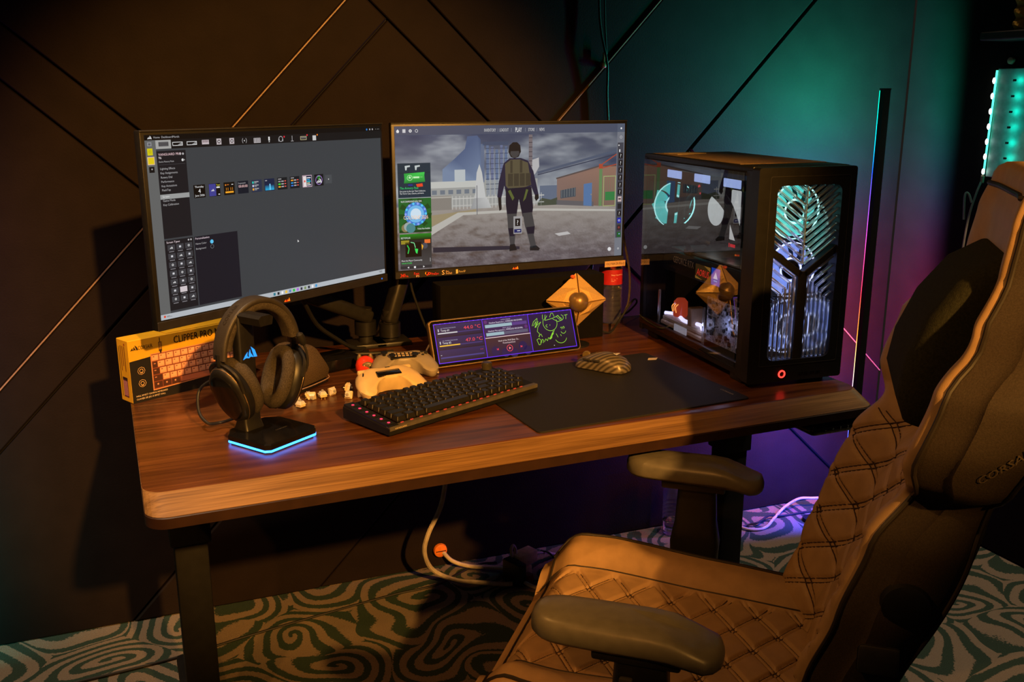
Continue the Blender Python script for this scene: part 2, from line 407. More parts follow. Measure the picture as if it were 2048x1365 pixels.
bm = NB(); ring_faces(bm, [o3(-0.032, 0.7175, 0.001), o3(-0.032, 0.7185, 0.0004), o3(0.018, 0.7390, 0.0004), o3(0.0195, 0.7394, 0.0014)], True, False, False)
obj('front_bevel', bm, M_front, desk, 9)  # sloping front band, paler and yellower than the tabletop
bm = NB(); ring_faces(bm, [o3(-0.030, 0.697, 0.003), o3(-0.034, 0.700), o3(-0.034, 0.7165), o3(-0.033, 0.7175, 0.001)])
obj('lower_edge', bm, mat('dark_edge', (.022, .009, .005), .42, nscale=30), desk, 20)  # upright rim below the bevel, darker brown than the tabletop
for lx in (0.080, 1.335):
    bm = NB(); box(bm, (lx, 0.36, 0.37), (0.062, 0.062, 0.58), 0.004); obj('leg', bm, M_steel, desk)
    bm = NB(); box(bm, (lx, 0.36, 0.60), (0.075, 0.075, 0.20), 0.004); obj('leg_sleeve', bm, M_steel, desk)
    bm = NB(); box(bm, (lx, 0.36, 0.045), (0.075, 0.66, 0.03), 0.008); obj('foot', bm, M_steel, desk)
    for fy in (0.06, 0.66):
        bm = NB(); cyl(bm, (lx, fy, 0.0), (lx, fy, 0.03), 0.018); obj('leveller', bm, M_black, desk)
    bm = NB(); box(bm, (lx, 0.36, 0.688), (0.07, 0.60, 0.02), 0.003); obj('top_bracket', bm, M_steel, desk)
bm = NB(); box(bm, (0.7075, 0.36, 0.67), (1.19, 0.07, 0.04), 0.003); obj('crossbeam', bm, M_steel, desk)
# height control under the right end of the front edge
hs = NB(); box(hs, (1.315, 0.005, 0.684), (0.145, 0.075, 0.026), 0.010, 3); ctrl = obj('control_panel', hs, M_gloss, desk)
A = Art(0.145, 0.03)
for k in range(6):
    A.text('▲▼1234'[k] if k > 1 else ('+' if k else '-'), 0.22 + k * 0.13, 0.62, 0.22, rgb(120, 130, 130), 2, 'c')
    A.rect(0.19 + k * 0.13, 0.72, 0.25 + k * 0.13, 0.76, rgb(90, 100, 100), 2)
A.build('button_print', M_print, ctrl, (1.2425, -0.0332, 0.699))
# ================================================================== monitors
def birds(A, u, v, s, L=2):
    for du, sc, c in ((-1.0, 0.8, rgb(255, 120, 40)), (0.0, 0.8, rgb(255, 70, 30)), (1.0, 1.15, rgb(255, 160, 60))):
        k = A.w / A.h
        for pts in (((-.55, 0), (.55, 0), (.5, -.55), (.1, -.85), (-.3, -.7), (-.6, -.25)), ((-.1, -.8), (.15, -1.25), (.4, -1.1), (.3, -.7))):
            A.poly([(u + (du + p[0] * sc) * s, v + p[1] * sc * s * k) for p in pts], c, L)
MW, MH = 0.613, 0.361
def monitor(name, label, loc, rotz):
    t = thing(name, label, 'monitor', loc, rotz)
    bm = NB(); box(bm, (MW / 2, 0.009, MH / 2), (MW, 0.018, MH), 0.0025, 2); obj('housing', bm, M_black, t)
    bm = NB(); ring_faces(bm, [[(x + MW / 2, y, z + MH / 2) for x, z in rrect(-a, -b, a, b, 0.03)] for a, b, y in ((0.30, 0.172, 0.018), (0.26, 0.14, 0.034), (0.16, 0.10, 0.044))])
    obj('back_cover', bm, M_blackm, t)
    bm = NB(); box(bm, (MW / 2, -0.0006, MH - 0.0015), (MW, 0.004, 0.003), 0.0008, 1); obj('top_edge', bm, M_dark, t)
    bm = NB(); box(bm, (MW / 2, -0.001, 0.009), (MW, 0.003, 0.017), 0.001, 1); chin = obj('chin', bm, mat('chin_plastic', (0.018, 0.017, 0.02), 0.4), t)
    A = Art(0.05, 0.012); birds(A, 0.5, 0.85, 0.10); A.build('bird_logo', M_print, chin, (MW / 2 - 0.025, -0.0026, 0.0145))
    return t, chin
SW, SH = 0.597, 0.333
ma, china = monitor('monitor', 'left monitor turned inward, showing a dark settings window with a row of small tiles', (0.058, 0.367, 0.912), radians(31.4))
mb, chinb = monitor('monitor', 'right monitor facing forward, showing a game menu with a standing figure outdoors', (0.605, 0.700, 0.911), 0.0)
A = Art(0.004, 0.004); A.disc(.5, .5, .5, rgb(40, 130, 255)); A.build('power_light', attr_mat('power_lit', 0.4, 1.0), china, (MW - 0.022, -0.0026, 0.011))

# ---- left screen
A = Art(SW, SH)
A.field(0, 0, 1, 1, 2, 2, lambda u, v: rgb(58, 62, 66), 0)
BK = rgb(13, 14, 16); PN = rgb(24, 25, 30); G1 = rgb(150, 150, 150); TX = rgb(170, 168, 170)
A.rect(0.0, 0.0, 1.0, 0.028, rgb(10, 10, 11), 1); A.rect(0.036, 0.028, 1.0, 0.076, rgb(19, 20, 22), 1)
A.rect(0.0, 0.028, 0.036, 0.97, rgb(96, 98, 98), 1)
sails(A, 0.017, 0.022, 0.018, WHITE, 3)
for s, u in (('Home', 0.031), ('Dashboard', 0.058), ('Murals', 0.097)): A.text(s, u, 0.019, 0.011, TX, 3)
for u, c in ((0.928, rgb(40, 130, 220)), (0.944, TX), (0.958, TX), (0.975, G1), (0.985, G1), (0.992, G1)): A.disc(u, 0.017, 0.0035 if u < .96 else 0.0015, c, 3, 8)
A.rect(0.036, 0.029, 0.089, 0.075, rgb(160, 160, 158), 2); A.rect(0.046, 0.039, 0.080, 0.062, rgb(60, 60, 62), 3)
for k in range(3): A.rect(0.048, 0.042 + k * .007, 0.078, 0.045 + k * .007, rgb(95, 95, 98), 4)
# device icons along the top
for u in (0.112, 0.163):
    A.frame(u - .018, 0.042, u + .018, 0.062, 0.0016, WHITE, 3); A.poly([(u + .016, .044), (u - .002, .060), (u + .016, .060)], rgb(140, 140, 140), 3)
A.rect(0.200, 0.038, 0.226, 0.062, rgb(190, 178, 182), 3)
for k in range(5): A.rect(0.203 + k * .0045, 0.040, 0.205 + k * .0045, 0.052, rgb(90, 60, 66), 4)
for u in (0.264, 0.314):
    A.rect(u - .009, .034, u + .009, .067, rgb(185, 175, 178), 3); A.disc(u, .0505, .006, rgb(90, 80, 84), 4); A.disc(u, .0505, .0025, WHITE, 5)
for sg in (-1, 1): A.line([(0.364 + sg * .006, .038), (0.364 + sg * .009, .052), (0.364 + sg * .006, .066)], .0016, TX, 3)
A.disc(.364, .052, .002, WHITE, 3)
A.rect(.402, .040, .430, .068, rgb(185, 180, 182), 3)
for a in range(4):
    for b in range(3): A.rect(.404 + a * .0065, .043 + b * .008, .408 + a * .0065, .048 + b * .008, rgb(70, 66, 70), 4)
A.rect(.463, .036, .469, .058, WHITE, 3); A.rect(.464, .062, .468, .067, WHITE, 3)
A.disc(.516, .052, .0095, TX, 3, 14, .0075); A.rect(.506, .052, .510, .066, TX, 3); A.rect(.522, .052, .526, .066, TX, 3); A.disc(.531, .040, .003, rgb(230, 40, 60), 4, 8)
A.rect(.565, .036, .567, .066, TX, 3); A.rect(.560, .066, .572, .069, TX, 3)
A.frame(.603, .042, .631, .064, .0016, rgb(200, 190, 150), 3); A.rect(.606, .050, .628, .053, TX, 3); A.disc(.634, .036, .003, rgb(230, 50, 60), 4, 8)
A.rect(.659, .040, .675, .070, rgb(195, 195, 195), 3); A.disc(.681, .037, .003, rgb(240, 130, 40), 4, 8)
# profile column
A.rect(.008, .038, .022, .058, rgb(140, 142, 146), 3); A.rect(.011, .043, .019, .054, rgb(90, 92, 98), 4)
A.rect(.006, .070, .024, .106, rgb(205, 195, 20), 3); A.disc(.015, .088, .004, rgb(150, 140, 20), 4, 10, .003)
A.rect(.004, .114, .028, .156, rgb(225, 190, 150), 3); A.rect(.006, .118, .026, .152, rgb(220, 195, 25), 4)
A.rect(.007, .166, .025, .197, rgb(18, 18, 20), 3); A.text('+', .0165, .186, .014, WHITE, 4, 'c')
# side list
A.rect(.036, .086, .138, .556, PN, 2)
A.text('VANGUARD PRO', .042, .111, .013, rgb(225, 190, 195), 3); A.text('96', .042, .128, .013, rgb(225, 215, 215), 3)
for u in (.118, .128): A.disc(u, .106, .0035, TX, 3, 10)
A.text('Device Memory Mode', .042, .147, .009, TX, 3, wu=.052); A.disc(.125, .139, .004, WHITE, 3, 10); A.rect(.125, .136, .133, .142, G1, 3)
A.rect(.041, .158, .133, .1595, rgb(70, 70, 74), 3)
for s, v in zip(('Lighting Effects', 'Key Assignments', 'Rotary Dial', 'Performance', 'Key Actuations', 'FlashTap', 'Screen', 'Game Mode', 'Key Calibration'), (.185, .208, .231, .254, .277, .299, .334, .356, .378)):
    if s == 'Screen': A.rect(.036, .317, .139, .343, rgb(150, 152, 152), 3)
    A.text(s, .044, v, .011, WHITE if s == 'Screen' else TX, 4)
# screen types
A.rect(.036, .566, .139, .957, PN, 2); A.rect(.143, .566, .310, .957, rgb(22, 24, 34), 2)
A.text('Screen Types', .043, .583, .011, rgb(225, 205, 210), 3)
for u in (.122, .131): A.disc(u, .577, .003, TX, 3, 10)
for r in range(7):
    for c in range(3):
        u, v = .045 + c * .0315, .592 + r * .0480
        sel = (r == 5 and c == 1)
        A.rect(u, v, u + .026, v + .031, rgb(205, 195, 200) if sel else rgb(58, 59, 64), 3)
        if not sel:
            if (r * 3 + c) % 4 == 0: sails(A, u + .013, v + .022, .013, WHITE, 4)
            elif (r * 3 + c) % 4 == 2: A.disc(u + .013, v + .0155, .0036, WHITE, 4, 10, .002)
            else: A.rect(u + .0095, v + .010, u + .0165, v + .021, rgb(200, 200, 205), 4)
        A.rect(u + .004, v + .036, u + .022, v + .040, rgb(130, 128, 134), 3)
A.text('Personalization', .147, .583, .011, rgb(215, 195, 205), 3); A.text('Name Color', .147, .612, .010, TX, 3); A.text('Background', .147, .640, .010, TX, 3)
A.disc(.208, .606, .0065, rgb(90, 190, 235), 3); A.disc(.208, .634, .0065, rgb(120, 125, 130), 3, 14, .0055)
# row of screen tiles
cu = (.177, .234, .291, .346, .402, .456, .512, .567, .624, .679, .725)
for i, u in enumerate(cu):
    w = .0215 if i < 10 else .016; h = .036 if i < 10 else .027
    A.rect(u - w, .317 - h, u + w, .317 + h, (rgb(8, 8, 9), rgb(12, 12, 14), rgb(16, 14, 12), rgb(16, 24, 36), rgb(40, 48, 70), rgb(24, 34, 62), rgb(20, 26, 30), rgb(20, 26, 32), rgb(235, 200, 215), rgb(15, 17, 22), rgb(70, 74, 78))[i], 2)
A.text('Thursday', .177, .297, .011, WHITE, 3, 'c'); A.text('4', .177, .327, .024, WHITE, 3, 'c'); A.text('June 2026', .177, .345, .011, WHITE, 3, 'c')
A.rect(.213, .283, .239, .351, rgb(62, 62, 140), 3); sails(A, .226, .324, .014, WHITE, 4); A.text('Type', .241, .295, .009, rgb(225, 215, 60), 3); A.rect(.241, .300, .254, .308, WHITE, 3); A.rect(.247, .341, .253, .346, WHITE, 3)
A.text('11 11', .291, .328, .017, rgb(245, 150, 30), 3, 'c'); A.rect(.275, .333, .307, .342, rgb(250, 170, 40), 3); A.disc(.277, .296, .0025, rgb(245, 140, 40), 3, 8); A.rect(.282, .293, .290, .297, rgb(200, 110, 40), 3); A.rect(.300, .293, .307, .297, WHITE, 3)
A.text('Stopwatch', .327, .297, .009, TX, 3); A.text('00:00:00', .346, .318, .015, rgb(235, 190, 190), 3, 'c', wu=.036)
for k, c in enumerate((rgb(40, 200, 180), rgb(200, 200, 230), rgb(240, 170, 50))):
    A.rect(.384, .290 + k * .020, .390, .302 + k * .020, c, 3); A.rect(.392, .290 + k * .020, .410, .295 + k * .020, TX, 3); A.rect(.392, .298 + k * .020, .402, .302 + k * .020, G1, 3)
A.vgrad(.437, .318, .475, .349, rgb(28, 40, 80), rgb(40, 170, 220), 3); A.rect(.455, .312, .460, .349, rgb(110, 200, 240), 4); A.rect(.438, .289, .446, .294, TX, 3)
for b in (0, 1):
    for k in range(3):
        u = (.494, .550)[b]; v = .300 + k * .016
        A.rect(u, v, u + .010, v + .008, ((rgb(150, 150, 150), rgb(70, 220, 60), rgb(240, 170, 40)), (rgb(240, 160, 40), rgb(40, 150, 220), rgb(60, 120, 220)))[b][k], 3)
        A.rect(u + .013, v, u + .024, v + .007, TX, 3); A.rect(u + .027, v, u + .034, v + .006, rgb(230, 90, 80), 3)
    A.rect(u, .287, u + .014, .292, TX, 3)
A.rect(.604, .284, .644, .350, rgb(24, 34, 60), 3); A.rect(.605, .286, .620, .349, rgb(225, 215, 215), 4); A.disc(.612, .317, .004, rgb(220, 90, 80), 5, 8)
for k in range(5): A.rect(.622, .294 + k * .011, .640 - (k % 2) * .004, .300 + k * .011, (rgb(225, 225, 230), rgb(60, 160, 220), rgb(60, 200, 210), rgb(230, 220, 180), rgb(225, 225, 225))[k], 4)
A.disc(.679, .317, .0165, rgb(150, 120, 190), 3, 20, .0140); A.disc(.679, .302, .006, rgb(70, 200, 70), 4, 8, .004); sails(A, .679, .335, .030, WHITE, 4)
A.disc(.725, .317, .002, WHITE, 3, 8)
A.poly([(.565, .672), (.565, .689), (.5685, .685), (.572, .684)], WHITE, 3)
# task bar
A.rect(0, .970, 1, 1, rgb(176, 182, 188), 2); A.disc(.014, .983, .004, rgb(220, 70, 40), 3, 8); A.rect(.021, .980, .032, .983, rgb(110, 112, 116), 3); A.rect(.021, .985, .040, .988, rgb(130, 132, 136), 3)
tc_ = [(40, 120, 140), (30, 35, 40), (235, 235, 240), (235, 190, 60), (90, 130, 190), (30, 190, 70), (170, 100, 220), (50, 50, 70), (120, 140, 90), (40, 45, 60), (230, 230, 235), (60, 150, 210)]
for k, c in enumerate(tc_): A.rect(.448 + k * .0175 - .0045, .977, .448 + k * .0175 + .0045, .994, rgb(*c), 3)
A.rect(.966, .978, .985, .981, rgb(100, 102, 106), 3); A.rect(.970, .985, .985, .988, rgb(100, 102, 106), 3)
sa = A.build('screen', M_screen, ma, (0.008, -0.0012, MH - 0.008))

# ---- right screen
A = Art(SW, SH)
def scene_col(u, v):
    n = fbm(u * 5, v * 9, 1.3); n2 = fbm(u * 17, v * 26, 4.1); n3 = MN.noise(Vector((u * 150, v * 120, 0)))
    hz = 0.555 + 0.02 * u
    if v < hz:
        t = v / hz
        top = mixc(rgb(62, 72, 98), rgb(46, 54, 76), u * 1.2 - .2)
        low = mixc(rgb(176, 182, 182), rgb(158, 166, 176), u)
        c = mixc(top, low, t ** 1.5)
        c = mixc(c, rgb(182, 188, 194), max(0, n * 1.1) * (0.9 - .5 * u) * (1 if v > .06 else v / .06))
        return mixc(c, rgb(48, 58, 84), max(0, -n * .9))
    t = (v - hz) / (1 - hz)
    c = mixc(rgb(150, 144, 138), rgb(92, 84, 88), t * 1.1)
    c = mixc(c, rgb(72, 56, 48), max(0, n2) * 1.0 * (1 if u < .6 else .4) * min(1, t * 3))
    c = mixc(c, rgb(150, 143, 145), max(0, -n2) * .6 * t)
    g = 1 + 0.42 * n3 * t
    return (c[0] * g, c[1] * g, c[2] * g, 1)
A.field(0, 0, 1, 1, 200, 113, scene_col, 0)
BL = rgb(58, 76, 110)
# far works, silos and lattice towers
A.poly([(.19, .40), (.19, .30), (.24, .23), (.285, .16), (.295, .075), (.337, .07), (.352, .10), (.352, .40)], [rgb(112, 130, 158)] * 2 + [rgb(74, 92, 126)] * 4 + [rgb(66, 84, 118), rgb(112, 130, 158)], 1)
A.rect(.240, .305, .285, .39, rgb(176, 184, 188), 2); A.rect(.352, .13, .366, .40, rgb(92, 106, 132), 2)
for k in range(5):
    u = .375 + k * .020; A.rect(u, .13 + .02 * (k % 3), u + .011, .50, rgb(90 + 8 * (k % 2), 108, 140), 1); A.rect(u + .012, .20, u + .014, .50, rgb(140, 152, 172), 2)
    for j in range(9): A.rect(u - .003, .16 + j * .036, u + .014, .164 + j * .036, rgb(52, 62, 84), 2)
A.rect(.36, .115, .47, .14, rgb(64, 76, 100), 2)
A.rect(.560, .07, .576, .40, rgb(112, 104, 108), 2)
for k in range(9): A.rect(.560, .09 + k * .033, .576, .096 + k * .033, rgb(72, 68, 76), 3)
A.poly([(.575, .25), (.605, .235), (.607, .30), (.59, .35), (.575, .37)], rgb(172, 172, 174), 2)
# pipes crossing the sky
A.line([(.60, .345), (.965, .20)], .010, rgb(76, 86, 106), 2); A.line([(.60, .36), (.965, .225)], .004, rgb(50, 58, 78), 3)
# far yard wall and fences
A.rect(.14, .385, .60, .57, rgb(150, 152, 150), 1); A.rect(.14, .385, .345, .43, rgb(184, 186, 182), 2)
for k in range(6): A.rect(.145 + k * .034, .445, .165 + k * .034, .475, rgb(104, 114, 126), 2)
A.rect(.14, .485, .225, .585, rgb(128, 124, 118), 3); A.rect(.14, .49, .225, .50, rgb(166, 163, 156), 4)
for k in range(26): A.rect(.228 + k * .0155, .49, .2305 + k * .0155, .585, rgb(186, 186, 182), 4)
A.rect(.228, .505, .63, .512, rgb(186, 186, 182), 4); A.rect(.228, .555, .63, .562, rgb(176, 176, 172), 4)
A.rect(.61, .44, .69, .56, rgb(92, 104, 124), 3); A.poly([(.60, .56), (.62, .53), (.66, .545), (.69, .53), (.69, .585), (.60, .585)], rgb(66, 74, 62), 4)
# monument plinth (plain tapering pillar)
A.poly([(.322, .58), (.333, .33), (.345, .27), (.356, .33), (.378, .58)], rgb(186, 188, 188), 5); A.poly([(.306, .585), (.322, .51), (.378, .51), (.396, .585)], [rgb(140, 143, 146), rgb(150, 152, 154), rgb(184, 186, 186), rgb(176, 178, 178)], 6)
A.rect(.332, .42, .335, .63, rgb(96, 98, 104), 7)
# brick hut with a blue door, green post and gate
A.poly([(.686, .58), (.688, .395), (.884, .315), (.965, .315), (.965, .62), (.86, .605)], [rgb(120, 100, 92), rgb(128, 104, 96), rgb(132, 102, 90), rgb(140, 108, 92), rgb(118, 98, 88), rgb(112, 92, 84)], 3)
A.poly([(.686, .585), (.686, .55), (.86, .575), (.86, .61)], rgb(92, 90, 94), 4); A.line([(.684, .392), (.886, .31), (.965, .31)], .006, rgb(84, 74, 72), 5)
A.poly([(.705, .54), (.705, .48), (.775, .462), (.775, .53)], rgb(64, 74, 84), 4)
for k in range(6): A.line([(.710 + k * .012, .535 - k * .002), (.710 + k * .012, .478 - k * .003)], .0015, rgb(128, 132, 132), 5)
A.poly([(.812, .60), (.812, .440), (.851, .432), (.851, .608)], rgb(80, 112, 156), 5); A.rect(.846, .515, .849, .525, rgb(150, 140, 110), 6)
A.rect(.884, .30, .899, .61, rgb(96, 128, 84), 6); A.rect(.882, .295, .90, .33, rgb(164, 72, 50), 7)
A.line([(.895, .30), (.965, .225)], .004, rgb(164, 72, 50), 6); A.line([(.90, .325), (.965, .30)], .004, rgb(164, 72, 50), 6)
A.frame(.904, .385, .965, .615, .004, rgb(150, 160, 110), 6); A.rect(.914, .505, .960, .570, rgb(50, 120, 66), 6)
for k in range(5): A.rect(.912 + k * .011, .39, .9135 + k * .011, .50, rgb(110, 120, 90), 6)
# kerb, grass, long shadow of the figure
A.poly([(.137, .705), (.252, .608), (.60, .605), (.965, .64), (.965, .655), (.60, .622), (.275, .628), (.165, .735), (.14, .76)], rgb(176, 174, 168), 2)
A.poly([(.14, .70), (.14, .62), (.33, .59), (.33, .61), (.25, .612)], rgb(146, 134, 106), 1)
A.poly([(.145, .848), (.464, .870), (.52, .88), (.52, .90), (.463, .898), (.145, .885)], rgb(42, 40, 52), 2)
A.poly([(.68, .80), (.74, .79), (.755, .81), (.70, .82)], rgb(180, 178, 178), 2)
# plain standing figure in dark work clothes and a padded vest, seen as a stand-in
NV = rgb(34, 34, 56); NV2 = rgb(24, 24, 40); OL = rgb(84, 78, 60); OL2 = rgb(60, 56, 46); DK = rgb(24, 25, 28); GR = rgb(62, 62, 64)
A.poly([(.470, .19), (.474, .145), (.490, .122), (.508, .122), (.522, .145), (.525, .19), (.515, .225), (.497, .238), (.480, .225)], DK, 8)
A.poly([(.478, .205), (.480, .185), (.516, .185), (.518, .205), (.505, .232), (.490, .232)], GR, 9)
A.poly([(.449, .27), (.475, .235), (.525, .235), (.556, .255), (.580, .33), (.600, .47), (.604, .50), (.588, .51), (.570, .44), (.570, .49), (.460, .49), (.452, .43), (.438, .52), (.421, .51), (.428, .40)], NV, 8)
A.poly([(.455, .275), (.480, .245), (.520, .245), (.556, .27), (.571, .43), (.545, .445), (.470, .455), (.458, .43)], OL, 9)
for k in range(4): A.rect(.468 + k * .026, .345, .490 + k * .026, .435, OL2, 10)
A.rect(.478, .25, .488, .34, OL2, 10); A.rect(.520, .25, .531, .34, OL2, 10)
A.poly([(.424, .51), (.438, .515), (.440, .60), (.430, .61), (.426, .56)], DK, 9); A.poly([(.588, .505), (.604, .50), (.606, .53), (.594, .55), (.586, .53)], DK, 9)
A.poly([(.458, .45), (.572, .445), (.580, .60), (.574, .66), (.533, .66), (.516, .53), (.505, .66), (.465, .66), (.458, .56)], NV2, 9)
A.poly([(.468, .47), (.478, .46), (.496, .52), (.488, .54)], rgb(86, 96, 50), 10); A.poly([(.548, .46), (.558, .465), (.546, .53), (.534, .55)], rgb(86, 96, 50), 10)
A.poly([(.464, .635), (.506, .635), (.504, .72), (.497, .86), (.478, .865), (.468, .74)], GR, 10); A.poly([(.533, .635), (.575, .63), (.588, .74), (.584, .80), (.596, .895), (.570, .895), (.556, .80), (.543, .73)], GR, 10)
A.poly([(.468, .74), (.500, .74), (.496, .80), (.476, .80)], NV2, 11); A.poly([(.549, .74), (.588, .735), (.585, .79), (.556, .79)], NV2, 11)
A.poly([(.476, .86), (.498, .858), (.508, .905), (.474, .91)], DK, 10); A.poly([(.566, .885), (.596, .88), (.612, .905), (.606, .92), (.566, .915)], DK, 10)
# pop-up, nav bar, cards, side bar
A.rect(.492, .655, .530, .785, rgb(150, 148, 150), 12); A.rect(.499, .672, .522, .728, rgb(22, 22, 26), 13); A.text('?', .5105, .718, .034, WHITE, 14, 'c'); A.rect(.495, .750, .527, .776, rgb(26, 36, 92), 13); A.rect(.508, .760, .522, .765, WHITE, 14)
A.rect(0, 0, 1, .062, rgb(70, 78, 98), 12)
for s, u, h, c in (('INVENTORY', .391, .022, 200), ('LOADOUT', .451, .022, 200), ('PLAY', .514, .032, 240), ('STORE', .570, .022, 200), ('NEWS', .617, .022, 200)):
    A.text(s, u, .045 if s != 'PLAY' else .050, h, rgb(c, c, c), 14, 'c', wu=len(s) * (.0055 if s != 'PLAY' else .0068))
for u in (.424, .482, .543, .594): A.rect(u, .022, u + .001, .048, rgb(140, 145, 160), 13)
A.poly([(.006, .032), (.012, .020), (.018, .032), (.016, .044), (.008, .044)], WHITE, 14); A.rect(.031, .020, .043, .044, rgb(200, 200, 205), 14); A.disc(.062, .032, .006, WHITE, 14, 12, .0025); A.disc(.087, .032, .006, WHITE, 14, 12, .0045)
A.rect(.965, 0, 1, 1, rgb(112, 116, 126), 12); A.rect(.968, .14, .996, .86, rgb(64, 66, 76), 13); A.disc(.983, .035, .004, WHITE, 14, 8); A.disc(.983, .10, .006, rgb(180, 180, 186), 14, 10, .004)
A.disc(.974, .16, .003, WHITE, 14, 8); A.rect(.976, .19, .981, .21, WHITE, 14)
for k in range(12):
    v = .237 + k * .0545
    c = {6: rgb(190, 170, 170), 7: rgb(30, 32, 38), 9: rgb(30, 40, 160), 10: rgb(50, 40, 44), 11: rgb(30, 90, 46)}.get(k, rgb(20, 21, 26))
    A.rect(.975, v - .020, .993, v + .020, c, 14)
    if k < 6 or k == 8: A.text('?', .984, v + .013, .026, WHITE, 15, 'c')
    elif k == 6: A.rect(.978, v - .006, .990, v + .004, rgb(60, 40, 44), 15)
    elif k == 9: A.disc(.984, v, .0045, WHITE, 15, 8, .003)
    elif k == 10: A.disc(.984, v, .004, rgb(190, 70, 60), 15, 8, .0025)
    elif k == 11: A.disc(.986, v - .005, .003, rgb(140, 170, 220), 15, 8)
A.disc(.9405, .945, .0085, rgb(215, 215, 218), 13); A.disc(.983, .945, .004, WHITE, 14, 8, .0028)
DT = rgb(14, 46, 62)
A.rect(.007, .250, .140, .487, DT, 13)
for k in range(1, 3): A.rect(.007 + k * .044, .25, .0085 + k * .044, .487, rgb(8, 28, 40), 14)
A.rect(.007, .315, .14, .317, rgb(8, 28, 40), 14)
for u in (.045, .085): A.poly([(u - .009, .268), (u + .012, .264), (u + .012, .275), (u, .278), (u - .002, .298), (u - .007, .298)], rgb(190, 200, 200), 15)
A.poly([(.032, .320), (.116, .313), (.114, .335), (.117, .380), (.031, .388), (.034, .36)], [rgb(30, 150, 60), rgb(60, 200, 80), rgb(50, 180, 70), rgb(30, 130, 60), rgb(20, 120, 50), rgb(40, 170, 70)], 15)
A.disc(.055, .350, .011, rgb(200, 240, 190), 16, 16, .0095); A.text('★', .055, .358, .02, rgb(200, 240, 190), 17, 'c'); A.rect(.069, .342, .094, .354, rgb(190, 235, 180), 16); A.rect(.097, .345, .107, .348, rgb(150, 210, 140), 16)
A.poly([(.080, .395), (.106, .390), (.108, .412), (.084, .415)], rgb(225, 70, 40), 15); A.rect(.048, .395, .066, .405, rgb(30, 40, 140), 15)
A.text('The Armory Pass', .013, .428, .016, rgb(40, 205, 110), 17, wu=.075, slant=.2); A.text('Get access to the new Team Collection,', .013, .447, .011, WHITE, 17, wu=.105); A.text('The Terror Case, Charms, and more.', .013, .463, .011, WHITE, 17, wu=.098)
A.rect(.007, .492, .140, .732, rgb(20, 96, 40), 13)
for k in range(9):
    a = 2 * pi * k / 9; A.poly([(.074, .600), (.074 + .068 * cos(a), .600 + .11 * sin(a)), (.074 + .068 * cos(a + .35), .600 + .11 * sin(a + .35))], rgb(14, 70, 28), 14)
A.text('VALVE CHAMPIONSHIP HUB & ITEMS', .016, .520, .013, WHITE, 17, wu=.085)
A.disc(.076, .602, .046, rgb(60, 120, 200), 15, 20); A.disc(.076, .602, .034, rgb(110, 180, 230), 16, 18); A.disc(.076, .602, .022, rgb(200, 220, 235), 17, 16)
for k in range(14): A.disc(.076 + .041 * cos(k * .449), .602 + .041 * 1.79 * sin(k * .449), .005, rgb(140, 160, 240) if k % 2 else rgb(80, 200, 240), 17, 8)
A.text('COLOGNE 2026', .076, .640, .028, rgb(70, 40, 30), 18, 'c', wu=.103); A.text('COLOGNE 2026', .076, .638, .026, rgb(245, 215, 190), 19, 'c', wu=.1)
A.disc(.032, .698, .016, rgb(130, 120, 80), 17); A.disc(.044, .690, .018, rgb(150, 165, 165), 18); A.disc(.054, .700, .019, rgb(70, 130, 135), 19)
A.rect(.008, .714, .138, .732, rgb(12, 60, 26), 14); A.text('Tickets Now Available', .133, .712, .012, WHITE, 19, 'r', wu=.052)
A.vgrad(.008, .742, .138, .968, rgb(14, 14, 16), rgb(66, 66, 68), 13); A.vgrad(.008, .742, .138, .785, rgb(30, 130, 30), rgb(16, 20, 16), 14)
A.text('BEST POPULAR', .013, .775, .013, WHITE, 17, wu=.038); A.rect(.013, .785, .046, .812, rgb(150, 135, 40), 15); A.rect(.109, .785, .133, .812, rgb(225, 110, 50), 15)
A.rect(.030, .80, .096, .905, rgb(10, 10, 12), 15)
A.line([(.038, .820), (.045, .845), (.040, .880)], .004, rgb(40, 200, 80), 16); A.line([(.052, .80), (.066, .806), (.071, .84)], .003, rgb(120, 220, 150), 16); A.poly([(.068, .845), (.082, .85), (.078, .885), (.072, .875)], rgb(50, 220, 90), 16)
A.disc(.110, .83, .012, rgb(70, 72, 84), 16); A.poly([(.096, .815), (.104, .83), (.098, .86)], rgb(235, 170, 40), 17)
A.text('Meet the Player Community', .013, .935, .011, WHITE, 17, wu=.085); A.text('VALVE STORE', .013, .953, .010, rgb(50, 220, 90), 17, wu=.042); A.rect(.131, .918, .132, .945, WHITE, 17)
A.rect(.008, .968, .138, .990, rgb(44, 45, 50), 14); A.poly([(.036, .979), (.043, .972), (.043, .986)], WHITE, 16); A.rect(.063, .972, .071, .986, WHITE, 16); A.poly([(.108, .979), (.101, .972), (.101, .986)], WHITE, 16)
A.build('screen', M_screen, mb, (0.008, -0.0012, MH - 0.008))
